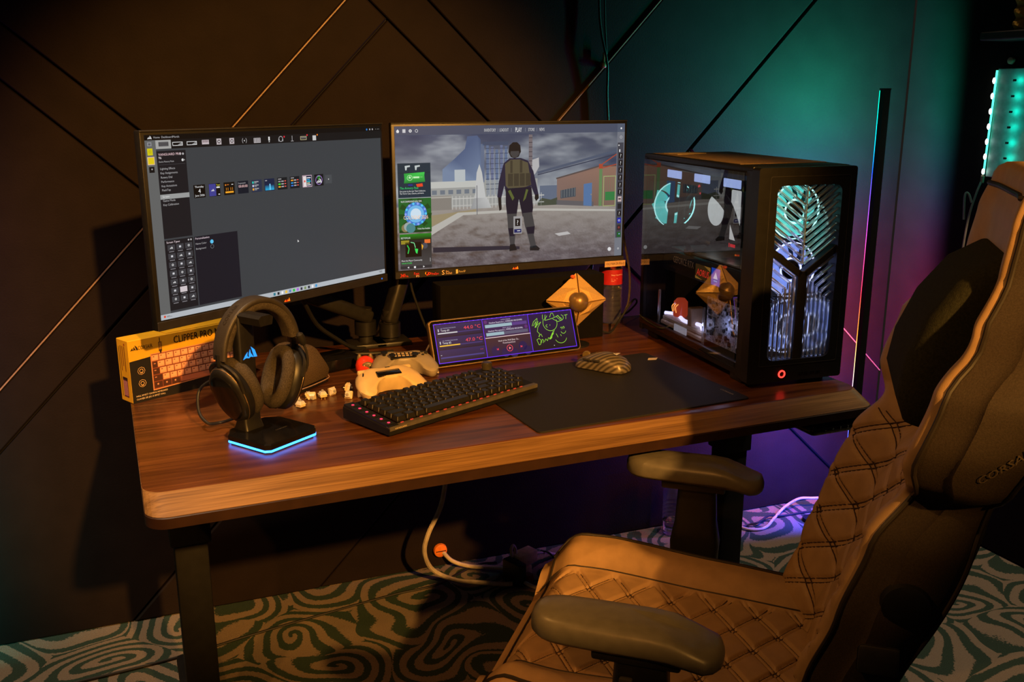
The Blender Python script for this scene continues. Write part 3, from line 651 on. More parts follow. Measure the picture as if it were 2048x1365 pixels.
# printed badges on the right monitor's chin, model sticker
A = Art(0.17, 0.014)
A.text('240', .02, .82, .6, rgb(230, 40, 20), 1, wu=.07, slant=.2); A.text('Hz', .10, .82, .3, rgb(230, 60, 30), 1)
A.text('Fast', .22, .55, .42, rgb(230, 30, 40), 1); A.text('IPS', .25, .98, .35, rgb(250, 200, 180), 1); A.disc(.40, .4, .02, rgb(220, 150, 40), 1)
A.rect(.40, .2, .425, .8, rgb(240, 60, 30), 1); A.disc(.445, .5, .02, rgb(240, 60, 30), 1, 10, .012); A.text('FreeSync', .475, .78, .42, rgb(235, 40, 60), 1, wu=.11)
A.text('S', .63, .85, .75, rgb(240, 200, 160), 1, wu=.04); A.text('Eye', .69, .42, .26, rgb(240, 200, 160), 1); A.text('ProTech', .69, .86, .38, rgb(240, 200, 160), 1, wu=.09)
A.rect(.84, .12, .87, .85, rgb(220, 200, 140), 1); A.text('PureXP', .885, .7, .36, rgb(200, 180, 140), 1, wu=.1)
A.build('badge_print', M_print, chinb, (0.008, -0.0027, 0.0160))
bm = NB(); box(bm, (0.587, -0.0035, -0.001), (0.060, 0.001, 0.015)); st = obj('model_sticker', bm, mat('kraft_sticker', (0.55, 0.34, 0.20), 0.7), mb)
A = Art(0.06, 0.014); A.text('VX2758A-2K-Pro-3', .5, .68, .42, rgb(40, 20, 10), 1, 'c', wu=.86); A.build('sticker_print', M_print, st, (0.557, -0.0041, 0.006))
# ---- monitor arms
M_arm = mat('arm_metal', (0.014, 0.0135, 0.0135), 0.42, nscale=80)
def arm(label, post, ztop, knee, tip, yaw, nrm):
    t = thing('monitor_stand', label, 'monitor stand', (post[0], post[1], 0.74))
    bm = NB(); box(bm, (0, 0.0, 0.006), (0.09, 0.075, 0.012), 0.004, 2); obj('clamp_base', bm, M_arm, t)
    bm = NB(); box(bm, (0, 0.044, -0.025), (0.06, 0.010, 0.065), 0.002, 1); obj('clamp_jaw', bm, M_arm, t)
    z1 = ztop - 0.74
    bm = NB(); cyl(bm, (0, 0, 0.012), (0, 0, z1 + 0.02), 0.017, n=24); obj('pole', bm, M_arm, t)
    bm = NB(); cyl(bm, (0, 0, z1 - 0.045), (0, 0, z1 - 0.012), 0.026, n=24); obj('collar', bm, M_black, t)
    P = [Vector((0, 0, z1)), Vector((knee[0] - post[0], knee[1] - post[1], knee[2] - 0.74)), Vector((tip[0] - post[0], tip[1] - post[1], tip[2] - 0.74))]
    def link(a, b, w, h):
        bm = NB(); d = (b - a); yawr = Matrix.Rotation(atan2(d.y, d.x), 3, 'Z') @ Matrix.Rotation(-atan2(d.z, sqrt(d.x ** 2 + d.y ** 2)), 3, 'Y')
        box(bm, (a + b) / 2, (d.length + 0.03, w, h), min(w, h) * .3, 3, rot=yawr); return bm
    if (P[1] - P[0]).length > 0.05: obj('lower_arm', link(P[0], P[1], 0.04, 0.035), M_arm, t)
    obj('upper_arm', link(P[1], P[2], 0.042, 0.044), M_arm, t)
    bm = NB(); cyl(bm, P[1] - Vector((0, 0, .03)), P[1] + Vector((0, 0, .03)), 0.024, n=24); obj('knee_joint', bm, M_black, t)
    q = P[2]; n = Vector((nrm[0], nrm[1], 0)).normalized()
    bm = NB(); cyl(bm, q, q + n * 0.05, 0.018, n=20); obj('swivel', bm, M_black, t)
    bm = NB(); box(bm, q + n * 0.054, (0.11, 0.008, 0.11), 0.003, 1, rot=yaw); obj('mounting_plate', bm, M_arm, t)
    return t

sn, cs = sin(radians(31.4)), cos(radians(31.4))
arm('black monitor arm carrying the left monitor, its thick arm slanting down to the desk', (0.545, 0.765), 0.815, (0.36, 0.70, 0.905), (0.320 - sn * 0.102, 0.527 + cs * 0.102, 1.092), radians(31.4), (sn, -cs))
arm('dark monitor arm carrying the right monitor, its lower part catching amber light', (0.606, 0.765), 0.805, (0.665, 0.785, 0.965), (0.9115, 0.802, 1.092), 0.0, (0, -1))
# ================================================================== things on the desk
DZ = 0.74
# ---- keyboard carton
M_yel = mat('yellow_card', (0.62, 0.36, 0.015), 0.5, nscale=30, namt=0.06)
kb = thing('keyboard_box', 'yellow and black keyboard carton standing on edge at the left end of the desk', 'box', (0.005, 0.499, DZ), radians(25.3))
KW, KD, KH = 0.268, 0.046, 0.128
bm = NB(); box(bm, (KW / 2, KD / 2, KH / 2), (KW, KD, KH), 0.0012, 1); obj('carton', bm, M_yel, kb)
bm = NB(); box(bm, (KW / 2 + .04, KD / 2, KH + .0008), (KW - .085, KD * .9, 0.0016), 0.0005, 1); obj('top_flap', bm, M_yel, kb)
A = Art(KW, KH); YK = rgb(20, 14, 8)
A.poly([(0, .33), (.20, .30), (.20, .32), (1, .32), (1, 1), (0, 1)], rgb(13, 12, 13), 1)
sails(A, .045, .165, .085, YK, 2); A.text('CORSAIR', .075, .165, .062, YK, 2, wu=.115)
A.text('CLIPPER PRO MINI', .36, .17, .115, YK, 2, wu=.46, bold=.0015)
A.rect(.245, .03, .250, .10, YK, 2); A.rect(.236, .10, .262, .25, rgb(60, 40, 20), 2); A.rect(.239, .11, .259, .22, rgb(150, 110, 40), 3); A.rect(.243, .24, .256, .29, YK, 3)
A.poly([(.165, .265), (1.0, .265), (1.0, .80), (.165, .86)], rgb(196, 138, 104), 3); A.poly([(.172, .280), (1.0, .280), (1.0, .785), (.172, .84)], rgb(120, 62, 44), 4)
rows = [(13, .285), (13, .395), (12, .505), (11, .615)]
for r, (n, v) in enumerate(rows):
    off = .172 + (0, .045, .058, .078)[r]; w = .0535
    A.rect(.175, v + .008, off - .004, v + .100, rgb(190, 120, 96) if r == 0 else rgb(66, 36, 30), 5)
    if r: A.rect(.185, v + .03, .20, v + .045, rgb(190, 130, 110), 6)
    for k in range(n):
        u = off + k * .060
        if u + w > 1: break
        A.rect(u, v + .008, u + w, v + .100, rgb(222, 156, 124), 5); A.rect(u + .006, v + .016, u + w - .006, v + .080, rgb(232, 170, 140), 6); A.rect(u + .010, v + .026, u + .022, v + .040, rgb(120, 70, 56), 7)
for k in range(3): A.rect(.178 + k * .070, .730, .178 + k * .070 + .064, .825, rgb(66, 36, 30), 5); A.rect(.20 + k * .07, .755, .212 + k * .07, .78, rgb(210, 150, 120), 6)
A.rect(.392, .730, .76, .815, rgb(196, 120, 92), 5)
for k in range(3): A.rect(.768 + k * .072, .730, .768 + k * .072 + .066, .80, rgb(66, 36, 30), 5)
for v in (.50, .70):
    A.disc(.085, v, .030, rgb(205, 170, 120), 3, 8, .027); A.disc(.085, v, .016, rgb(205, 170, 120), 3, 10, .012); A.rect(.076, v + .02, .094, v + .04, rgb(205, 170, 120), 3)
A.text('HALL EFFECT GAMING KEYBOARD', .028, .905, .026, rgb(225, 205, 180), 3, wu=.25); A.text('CLAVIER DE JEU À EFFET HALL', .028, .955, .026, rgb(225, 205, 180), 3, wu=.23)
A.build('front_print', M_print, kb, (0, -0.0002, KH))
A = Art(KD, KH)
for k in range(3): A.rect(.30 + k * .16, .10, .36 + k * .16, .50 - .08 * (k % 2), rgb(120, 70, 20), 1)
A.disc(.68, .07, .05, rgb(150, 40, 20), 1); A.rect(.30, .60, .70, .92, rgb(90, 50, 70), 1)
for a in range(5):
    for b in range(10): A.rect(.33 + a * .07, .66 + b * .024, .385 + a * .07, .68 + b * .024, rgb(190, 130, 160), 2)
A.rect(.30, .60, .70, .64, rgb(40, 20, 24), 2); A.rect(.16, .12, .20, .92, rgb(40, 26, 10), 1)
A.build('end_print', M_print, kb, (-0.0002, KD, KH), (0, 0, radians(-90)))

# ---- headset stand
M_led = mat('blue_led', (0.01, 0.05, 0.2), 0.4, emit=(0.03, 0.22, 1.0), estr=5.0)
st = thing('headset_stand', 'black headset stand with a glowing blue line round its square base', 'headset stand', (0.222, 0.192, DZ), radians(33))
def stand_out(s): return [(-s, -s + .008), (-s + .008, -s), (s - .008, -s), (s, -s + .008), (s, s - .02), (s - .02, s), (-s + .02, s), (-s, s - .02)]
bm = NB(); ring_faces(bm, [[(x * k, y * k, z) for x, y in stand_out(.060)] for k, z in ((.95, 0.006), (1.0, 0.008), (1.0, 0.0165), (.975, 0.0185))]); obj('base', bm, M_gloss, st, 30)
bm = NB(); ring_faces(bm, [[(x * k, y * k, z) for x, y in stand_out(.060)] for k, z in ((.94, 0.0), (.94, 0.003))]); obj('base_pad', bm, M_black, st)
bm = NB(); ring_faces(bm, [[(x * k, y * k, z) for x, y in stand_out(.060)] for k, z in ((.985, 0.003), (1.004, 0.0042), (1.004, 0.0058), (.985, 0.007))]); obj('light_line', bm, M_led, st)
bm = NB(); ring_faces(bm, [[(x - .012, y + .040, z) for x, y in rrect(-w, -d, w, d, .005, 3)] for w, d, z in ((.021, .018, .018), (.019, .013, .032), (.018, .0105, .10), (.018, .0105, .218), (.016, .010, .226))]); obj('column', bm, M_black, st)
bm = NB(); ring_faces(bm, [[(x - .012, y, z) for x, z in ((-.013, .213), (.013, .213), (.016, .226), (.010, .2305), (-.010, .2305), (-.016, .226))] for y in (.050, .012, -.018, -.022)]); obj('cradle', bm, M_black, st)
A = Art(0.026, 0.026); sails(A, .5, .9, .8, rgb(40, 150, 245), 1); A.build('sail_logo', attr_mat('blue_lit', 0.4, 1.4), st, (-0.022, 0.0288, 0.170))
A = Art(0.03, 0.006); A.text('CORSAIR', .5, .8, .6, rgb(70, 64, 56), 1, 'c', wu=.9); A.build('base_print', M_print, st, (0.0, -0.01, 0.0187), (radians(-90), 0, 0))
# ---- headset
M_cloth = mat('dark_cloth', (0.050, 0.042, 0.035), 0.9, nscale=500, namt=0.4, bump=0.6, bscale=1200, spec=0.2)
M_leath = mat('dark_leatherette', (0.028, 0.024, 0.021), 0.5, bump=0.1, bscale=500)
hs = thing('headset', 'black over-ear gaming headset hanging on the stand with its microphone folded up', 'headset', (0.218, 0.2435, DZ), radians(28))
def bandring(t, w, th, cx=.079, z0=.150, h=.094):
    a = pi * t; c = Vector((-cx * cos(a), 0, z0 + h * sin(a))); n = Vector((-cos(a) * h, 0, sin(a) * cx)).normalized()
    out = []
    for u, v in rrect(-w / 2, -th / 2, w / 2, th / 2, min(w, th) * .42, 3): out.append(c + Vector((0, u, 0)) + n * v)
    return out
bm = NB(); ring_faces(bm, [bandring(t / 28, .036 * (0.9 + .1 * sin(pi * t / 28)), .010) for t in range(29)]); obj('headband', bm, M_leath, hs, 50)
bm = NB(); ring_faces(bm, [bandring(.06 + .88 * t / 26, .034, .016, .072, .150, .084) for t in range(27)]); obj('headband_pad', bm, M_cloth, hs, 50)
for sg in (-1, 1):
    # yoke
    bm = NB(); tube(bm, [(sg * .0795, 0, .160), (sg * .080, 0, .148), (sg * .079, .0, .140)], .0075, 10); tube(bm, [(sg * .063, -.0395, .095), (sg * .074, -.036, .128), (sg * .080, 0, .143), (sg * .074, .036, .128), (sg * .063, .0395, .095)], .0045, 8); obj('yoke', bm, M_black, hs)
    # cup: lofted oval, axis along x, slightly splayed
    T = Matrix.Translation((sg * .056, 0, .090)) @ Matrix.Rotation(sg * radians(20), 4, 'Y') @ Matrix.Rotation(sg * radians(-8), 4, 'Z')
    def oval(ry, rz, x, n=28): return [T @ Vector((x * sg, ry * cos(2 * pi * k / n), rz * sin(2 * pi * k / n) - .006 * (1 if sin(2 * pi * k / n) < 0 else 0))) for k in range(n)]
    bm = NB(); ring_faces(bm, [oval(a, b, x) for a, b, x in ((.037, .050, -.006), (.041, .055, 0), (.041, .055, .010), (.038, .051, .017), (.033, .045, .020))]); cup = obj('ear_cup', bm, M_black, hs, 40)
    bm = NB(); ring_faces(bm, [oval(a, b, x) for a, b, x in ((.030, .041, .0195), (.0305, .042, .0215), (.026, .036, .0235), (.012, .018, .0245))]); pl = obj('outer_plate', bm, M_gloss, cup, 40)
    bm = NB(); pts = oval(.0395, .053, .0125); tube(bm, pts[3:20], .0009, 6, 1); obj('trim_line', bm, mat('bronze_trim', (0.30, 0.20, 0.12), 0.35, 0.8), cup)
    # cushion: torus-like ring
    bm = NB(); n = 28
    prof = [(.90, -.005), (1.02, -.010), (1.03, -.018), (.96, -.026), (.80, -.029), (.62, -.026), (.56, -.016), (.56, -.006)]
    ring_faces(bm, [oval(.041 * s, .055 * s, x) for s, x in prof], True, True, True); obj('ear_cushion', bm, M_cloth, hs, 60)
bm = NB(); tube(bm, [(.070, -.030, .092), (.074, -.042, .112), (.070, -.048, .138), (.062, -.049, .160)], .0022, 8); mic = obj('mic_boom', bm, M_dark, hs)
bm = NB(); ring_faces(bm, [[Vector((.062, -.049, .160)) + Vector((-.42, -.05, .9)).normalized() * d + Vector((cos(2 * pi * k / 12) * .9, sin(2 * pi * k / 12), .4 * cos(2 * pi * k / 12))) * r for k in range(12)] for d, r in ((-.004, .003), (0, .006), (.012, .0075), (.020, .0065), (.024, .002))]); obj('mic_foam', bm, M_blackm, mic)
A = Art(0.05, 0.012); A.text('CORSAIR', .5, .85, .7, rgb(30, 24, 18), 1, 'c', wu=.9)
bmv = A.build('band_print', M_print, hs)
for v in bmv.data.vertices:      # wrap the lettering along the outside of the headband
    t = 0.20 + (v.co.x / 0.05) * 0.17; a = pi * t; c = Vector((-.079 * cos(a), 0, .150 + .094 * sin(a))); n = Vector((-cos(a) * .094, 0, sin(a) * .079)).normalized()
    v.co = c + n * .0056 + Vector((0, 0.006 + v.co.z, 0))
c1 = NB(); tube(c1, [(0.170, 0.272, .760), (0.148, 0.283, .752), (0.125, 0.272, .757), (0.112, 0.292, .775), (0.118, 0.312, .81), (0.148, 0.30, .83), (0.160, 0.25, .822)], .0028, 8)
tag(obj('cable', c1, M_cable_b), 'short black cable looping from the headset cup behind the stand base', 'cable')

# ---- speckled cloth speaker
sp = thing('desk_speaker', 'small wedge-shaped speaker in speckled brown cloth right behind the headset', 'speaker', (0.318, 0.425, DZ), radians(42))
sil = [(0, .010), (0, .078), (.010, .088), (.035, .095), (.055, .094), (.070, .084), (.105, .040), (.112, .028), (.108, .014), (.10, .010)]
bm = NB(); ring_faces(bm, [[((x - .055) * k + .055, y, (z - .05) * k + .05) for x, z in sil] for k, y in ((.86, 0), (.97, .006), (1.0, .016), (1.0, .064), (.97, .074), (.86, .080))]); obj('cloth_body', bm, mat('speckled_cloth', (0.085, 0.058, 0.036), 0.9, nscale=700, namt=0.75, bump=0.7, bscale=1500, spec=0.2), sp, 60)
bm = NB(); box(bm, (.055, .040, .005), (.104, .072, .010), 0.003, 2); obj('plinth', bm, M_black, sp)
bm = NB(); tube(bm, [(0, .0, .012), (.05, -.001, .0105), (.10, .0, .0115), (.110, .01, .016)], .0012, 6); obj('piping', bm, mat('pink_piping', (0.30, 0.2, 0.17), 0.6), sp)

# ---- loose key switches
M_sw = mat('cream_switch', (0.72, 0.56, 0.30), 0.4); M_sw2 = mat('clear_switch', (0.62, 0.58, 0.50), 0.25); M_stem = mat('grey_stem', (0.35, 0.33, 0.30), 0.45)
def switch_meshes():
    bm = NB(); box(bm, (0, 0, .0040), (.0140, .0140, .0050), 0.0006, 1); box(bm, (0, 0, .0066), (.0158, .0158, .0012), 0.0003, 1); cyl(bm, (0, 0, -.0005), (0, 0, .002), .0020, n=10)
    bm1 = NB(); ring_faces(bm1, [[(x, y, z) for x, y in rrect(-a, -a, a, a, .001, 1)] for a, z in ((.0070, .0072), (.0066, .0090), (.0050, .0124))])
    bm2 = NB(); box(bm2, (0, 0, .0142), (.0042, .0013, .0040)); box(bm2, (0, 0, .0142), (.0013, .0042, .0040)); cyl(bm2, (0, 0, .011), (0, 0, .0135), .0032, n=12)
    bm3 = NB()
    for px, py in ((.003, -.004), (-.0035, -.0025)): cyl(bm3, (px, py, -.0022), (px, py, .002), .0006, n=6)
    return [(n, obj(n, b, m)) for n, b, m in (('lower_housing', bm, M_sw), ('upper_housing', bm1, M_sw2), ('stem', bm2, M_stem), ('pin', bm3, mat('brass_pin', (.5, .35, .12), .3, 1.0)))]
prot = switch_meshes()
SWP = [((580, 803), .30, .381, 'lying on its side at the left end of the row', (90, 0, 20)), ((597, 798), .325, .395, 'leaning against its neighbour next to the leftmost switch', (60, 10, 70)), ((608, 797), .338, .396, 'lying on its back, third from the left in the row', (110, 0, -15)),
       ((590, 813), .305, .345, 'clear-topped, nearest the headset stand base', (0, 0, 35)), ((629, 797), .358, .391, 'standing upright with its stem up, left of a tipped one', (0, 0, 10)), ((641, 788), .378, .412, 'tipped over behind the upright one', (80, 0, 30)),
       ((667, 781), .412, .426, 'farthest back, in front of the cloth speaker', (100, 0, 60)), ((676, 799), .410, .374, 'tipped forward near the white controller', (70, 0, -40)), ((694, 797), .431, .373, 'rightmost, standing beside the controller grip', (95, 0, 10))]
for i, (px, x, y, how, rot) in enumerate(SWP):
    t = thing('key_switch', 'small cream key switch ' + how, 'key switch', (x, y, DZ), 0, 'loose key switches')
    R = Matrix.Rotation(radians(rot[2]), 4, 'Z') @ Matrix.Rotation(radians(rot[0]), 4, 'X') @ Matrix.Rotation(radians(rot[1]), 4, 'Y')
    zmin = min((R @ v.co).z for n, o in prot for v in o.data.vertices)
    for n, o in prot:
        c = o if i == 0 else o.copy()
        if i: COL.objects.link(c)
        c.name = n; c.parent = t; c.matrix_local = Matrix.Translation((0, 0, -zmin)) @ R

# ---- red cat figurine
cat = thing('cat_figurine', 'small round red cat figurine with brown face and ears', 'figurine', (0.483, 0.532, DZ), radians(-12))
M_red = mat('red_glaze', (0.70, 0.045, 0.028), 0.3); M_brn = mat('brown_glaze', (0.14, 0.095, 0.05), 0.4)
bm = NB(); lathe(bm, [(.010, 0), (.017, .002), (.021, .010), (.0215, .020), (.0185, .030), (.012, .037), (.004, .0395)], 24); obj('body', bm, M_red, cat, 60)
for sx in (-1, 1):
    bm = NB(); ring_faces(bm, [[(sx * .012 + r * cos(2 * pi * k / 10), .001 + .6 * r * sin(2 * pi * k / 10), z) for k in range(10)] for r, z in ((.0062, .030), (.0052, .038), (.0028, .0435), (.0008, .0450))]); obj('ear', bm, M_brn, cat, 60)
bm = NB(); ball(bm, (.004, -.0175, .0225), .010, (1.25, .38, .85)); face = obj('face', bm, M_brn, cat)
for ex in (-.003, .0095):
    bm = NB(); ball(bm, (ex, -.0212, .0235), .0014, u=8, v=6); obj('eye', bm, mat('gold_eye', (.8, .65, .3), .3), face)
for k in range(3):
    bm = NB(); box(bm, (-.004 + k * .005, -.0205, .0065), (.0018, .002, .006), .0006, 1, rot=.2); obj('chest_mark', bm, mat('ivory', (.8, .7, .55), .4), cat)

# ---- game controllers
def pad_outline(n=9):
    half = [(0, .036), (.022, .037), (.045, .040), (.062, .034), (.074, .016), (.080, -.012), (.079, -.040), (.070, -.057), (.057, -.060), (.047, -.050), (.038, -.028), (.028, -.017), (.012, -.014), (0, -.014)]
    return half + [(-x, y) for x, y in half[-2:0:-1]]
def controller(label, loc, rz, tilt, M_shell, variant):
    t = thing('game_controller', label, 'game controller', loc, rz, None)
    P = [(p.x, p.y) for p in catmull([(x, y, 0) for x, y in pad_outline()] + [(0, .036, 0)], 3)][:-1]
    R = Matrix.Rotation(radians(tilt), 4, 'X')
    def ring(s, z, droop=1.0):
        out = []
        for x, y in P:
            g = max(0, min(1, (-y - .005) / .05)) * (1 if abs(x) > .03 else 0)
            cxx = (.062 if x > 0 else -.062) * g; xx = cxx + (x - cxx) * s; yy = (y + .0) * (1 - (1 - s) * .55)
            out.append(R @ Vector((xx, yy, z + (-.010 * g * droop if z > .01 else .004 * g))))
        return out
    bm = NB(); ring_faces(bm, [ring(.72, -.015), ring(.90, -.010), ring(1.0, .0), ring(1.0, .006), ring(.90, .016), ring(.74, .021), ring(.50, .0225)]); body = obj('shell', bm, M_shell, t, 60)
    zmin = min(v.co.z for v in body.data.vertices)
    t.location.z = loc[2] - zmin * .9; t.scale = (.9, .9, .9)
    def pt(x, y, z): return R @ Vector((x, y, z))
    if variant == 0:
        bm = NB(); box(bm, pt(0, .004, .0215), (.058, .020, .006), .002, 2, rot=R.to_3x3()); pn = obj('battery_panel', bm, M_gloss, t)
        bm = NB(); box(bm, pt(0, .010, .0248), (.052, .0045, .001), .0003, 1, rot=R.to_3x3()); obj('panel_text_plate', bm, mat('grey_print', (.12, .1, .08), .6), pn)
        bm = NB(); box(bm, pt(.006, .028, .0225), (.012, .003, .002), .0008, 1, rot=R.to_3x3()); obj('usb_port', bm, M_black, t)
        for sx in (-1, 1):
            bm = NB(); tube(bm, [pt(sx * .036, -.008, .015), pt(sx * .045, -.018, .013), pt(sx * .047, -.030, .009)], .0028, 8); obj('paddle', bm, M_shell, t)
            bm = NB(); box(bm, pt(sx * .052, .030, .014), (.026, .012, .012), .004, 2, rot=R.to_3x3()); obj('trigger', bm, M_shell, t)
        bm = NB(); box(bm, pt(-.058, .012, .0205), (.003, .014, .001), .0004, 1, rot=R.to_3x3() @ Matrix.Rotation(-.4, 3, 'Z')); obj('hand_lettering', bm, M_black, t)
    else:
        bm = NB(); box(bm, pt(0, .008, .0222), (.056, .030, .004), .0015, 2, rot=R.to_3x3()); pn = obj('label_panel', bm, M_black, t)
        for r in range(2):
            for c in range(5):
                bm = NB(); box(bm, pt(-.020 + c * .010, .014 - r * .011, .0248), (.007, .006, .001), .0002, 1, rot=R.to_3x3()); obj('label_mark', bm, mat('tan_print', (.5, .4, .28), .6), pn)
        for sx, sy in ((-.045, .015), (.028, -.002), (-.028, -.002)):
            bm = NB(); lathe(bm, [(.004, .018), (.004, .027), (.008, .029), (.0085, .031), (.006, .0315)], 16, R @ Matrix.Translation((sx, sy, 0))); obj('thumb_stick', bm, M_black, t)
        for k in range(4):
            bm = NB(); a = k * pi / 2; cyl(bm, pt(.048 + .008 * cos(a), .014 + .008 * sin(a), .018), pt(.048 + .008 * cos(a), .014 + .008 * sin(a), .0235), .0034, n=12); obj('button', bm, M_dark, t)
        for sx in (-1, 1):
            bm = NB(); box(bm, pt(sx * .052, .034, .010), (.028, .012, .013), .004, 2, rot=R.to_3x3()); obj('trigger', bm, M_dark, t)
    return t
M_cream = mat('cream_shell', (0.60, 0.46, 0.25), 0.42, namt=.05); M_greyt = mat('grey_shell', (0.30, 0.26, 0.21), 0.4, namt=.05)
controller('cream game controller lying face down in front, dark panel on its back', (0.492, 0.378, DZ), radians(6), 16, M_cream, 0)
controller('grey game controller with a printed label panel, half hidden behind the cream one', (0.560, 0.498, DZ), radians(-8), 12, M_greyt, 1)

# ---- full-size keyboard
kbd = thing('keyboard', 'black mechanical gaming keyboard with red backlight, set at an angle on the desk', 'keyboard', (0.417, 0.110, DZ + .0032), radians(22))
BW, BD = 0.382, 0.140
tilt = 0.075
def ky(y, z=0): return z + 0.016 + y * tilt
bm = NB(); ring_faces(bm, [[(0, 0, z0), (BW, 0, z0), (BW, BD, z0), (0, BD, z0)] if z0 < .01 else [(i, i, ky(0, d)), (BW - i, i, ky(0, d)), (BW - i, BD - i, ky(BD, d)), (i, BD - i, ky(BD, d))] for z0, i, d in ((.002, 0, 0), (.012, 0, -.003), (.02, .0015, 0))]); obj('case', bm, M_steel, kbd, 20)
bm = NB(); ring_faces(bm, [[(x, y, ky(0) + dz) for x, y in ((0.001, -.001), (BW - .001, -.001), (BW - .001, .010), (.001, .010))] for dz in (-.006, -.0005, .0012)]); fr = obj('front_rail', bm, mat('brushed_rail', (.075, .068, .06), .4), kbd, 20)
A = Art(0.03, 0.004); A.text('VANGUARD', .0, .9, .7, rgb(210, 190, 150), 1, wu=.9); A.build('rail_print', M_print, fr, (.012, -.0012, ky(0) - .0008))
for fx in (.03, BW - .03):
    for fy in (.015, BD - .02):
        bm = NB(); box(bm, (fx, fy, -.0002), (.03, .008, .006)); obj('rubber_foot', bm, M_cable_b, kbd)
def cap_mesh(w):
    bm = NB(); a = (w - .0012) / 2; b = .0089
    ring_faces(bm, [[(x, y, z) for x, y in rrect(-ax, -by + dy, ax, by + dy, .0012, 1)] for ax, by, z, dy in ((a, b, 0, 0), (a - .0004, b - .0004, .0025, 0), (a - .0026, b - .0022, .0088, .0006), (a - .0034, b - .0030, .0090, .0006))])
    me = bpy.data.meshes.new('keycap'); bm.to_mesh(me); bm.free(); me.materials.append(M_cap); return me
M_cap = mat('black_keycap', (0.010, 0.0095, 0.009), 0.38, nscale=200)
caps = {}
U = 0.0180
layout = [[1, .3, 1, 1, 1, 1, .2, 1, 1, 1, 1, .2, 1, 1, 1, 1, .3, 1, 1], [1] * 13 + [2, .15, 1, 1, 1, 1], [1.5] + [1] * 12 + [1.5, .15, 1, 1, 1, 1], [1.75] + [1] * 11 + [2.25, .15, 1, 1, 1, 1],
          [2.25] + [1] * 10 + [1.75, 1.15, 1, 1, 1, 1], [1.25, 1.25, 1.25, 6.25, 1, 1, 1, 1.15, 1, 1, 1, 1]]
gaps = {(0, 1), (0, 6), (0, 11), (0, 16), (1, 14), (2, 14), (3, 13)}
led = Art(1, 1)
nkey = 0
bl = NB()
for r, row in enumerate(layout):
    x = .024; y = .0165 + (5 - r) * .0185 + (.004 if r == 0 else 0)
    for i, w in enumerate(row):
        if (r, i) in gaps: x += w * U; continue
        if w not in caps: caps[w] = cap_mesh(w * U)
        o = inst('keycap', caps[w], kbd, (x + w * U / 2, y, ky(y) + .0035), (atan2(tilt, 1), 0, 0)); nkey += 1
        z = ky(y - .009) + .0014
        for k in range(max(1, int(w))): box(bl, (x + (k + .5) * w * U / max(1, int(w)), y - .0085, z), (.0065, .0016, .0010))
        x += w * U
obj('backlight', bl, mat('red_backlight', (.2, .01, .01), .5, emit=(1.0, .08, .035), estr=.55), kbd)
bm = NB(); cyl(bm, (BW - .020, BD - .010, ky(BD)), (BW - .020, BD - .010, ky(BD) + .013), .011, n=28); cyl(bm, (BW - .020, BD - .010, ky(BD) + .013), (BW - .020, BD - .010, ky(BD) + .0145), .0095, n=28); obj('dial', bm, mat('knurled_dial', (.09, .08, .06), .35, .6), kbd)
bm = NB(); ring_faces(bm, [[(.001, .002, ky(0, d)), (.022, .002, ky(0, d)), (.022, BD - .002, ky(BD, d)), (.001, BD - .002, ky(BD, d))] for d in (.0002, .0028)]); strip = obj('macro_strip', bm, M_black, kbd)
M_rd = mat('red_dot', (.3, .01, .02), .4, emit=(1.0, .03, .08), estr=2.2)
for k in range(6):
    y = .015 + k * .0215; bm = NB(); cyl(bm, (.0105, y, ky(y, .0030)), (.0105, y, ky(y, .0044)), .0026, n=12); obj('macro_light', bm, M_rd, strip)
    bm = NB(); box(bm, (.0105, y, ky(y, .0030)), (.015, .016, .0016), .0006, 1); obj('macro_key', bm, M_cap, strip)

# ---- mouse mat
mp = thing('mouse_mat', 'black mouse mat lying along the front edge of the desk', 'mouse mat', (0.672, 0.030, DZ), radians(2.4))
bm = NB(); ring_faces(bm, [[(x, y, z) for x, y in rrect(i, i, .478 - i, .386 - i, .010)] for i, z in ((0, 0), (0, .0022), (.0008, .0030))]); obj('cloth', bm, mat('black_mat_cloth', (.0065, .006, .0055), .6, nscale=900, namt=.4, bump=.25, bscale=1800), mp, 30)
A = Art(.042, .006); A.text('CORSAIR', 0, .9, .8, rgb(190, 175, 140), 1, wu=1); A.build('logo_print', M_print, mp, (.462, .072, .0032), (radians(-90), 0, radians(-90)))
# ---- mouse
def stripe_mat():
    m = bpy.data.materials.new('carbon_stripe'); m.use_nodes = True; nt = m.node_tree; N = nt.nodes; L = nt.links; b = N['Principled BSDF']
    tc = N.new('ShaderNodeTexCoord'); w = N.new('ShaderNodeTexWave'); w.inputs['Scale'].default_value = 42; w.inputs['Distortion'].default_value = 1.0; w.bands_direction = 'DIAGONAL'
    L.new(tc.outputs['Object'], w.inputs['Vector']); r = N.new('ShaderNodeValToRGB'); r.color_ramp.elements[0].color = (.05, .042, .03, 1); r.color_ramp.elements[1].color = (.20, .17, .13, 1); L.new(w.outputs['Fac'], r.inputs['Fac']); L.new(r.outputs['Color'], b.inputs['Base Color'])
    b.inputs['Roughness'].default_value = .34; b.inputs['Metallic'].default_value = .35
    return m
M_mouse = stripe_mat()
ms = thing('computer_mouse', 'grey mouse with diagonal carbon stripes on the black mat', 'mouse', (0.978, 0.352, DZ + .003), radians(34))
def mring(y, w, h, zb=.002):
    return [(w * cos(a) * (1.0 - .12 * max(0, -sin(a))), y, zb + (h - zb) * max(0, sin(a)) ** .75 if sin(a) > 0 else zb) for a in [2 * pi * k / 24 for k in range(24)]]
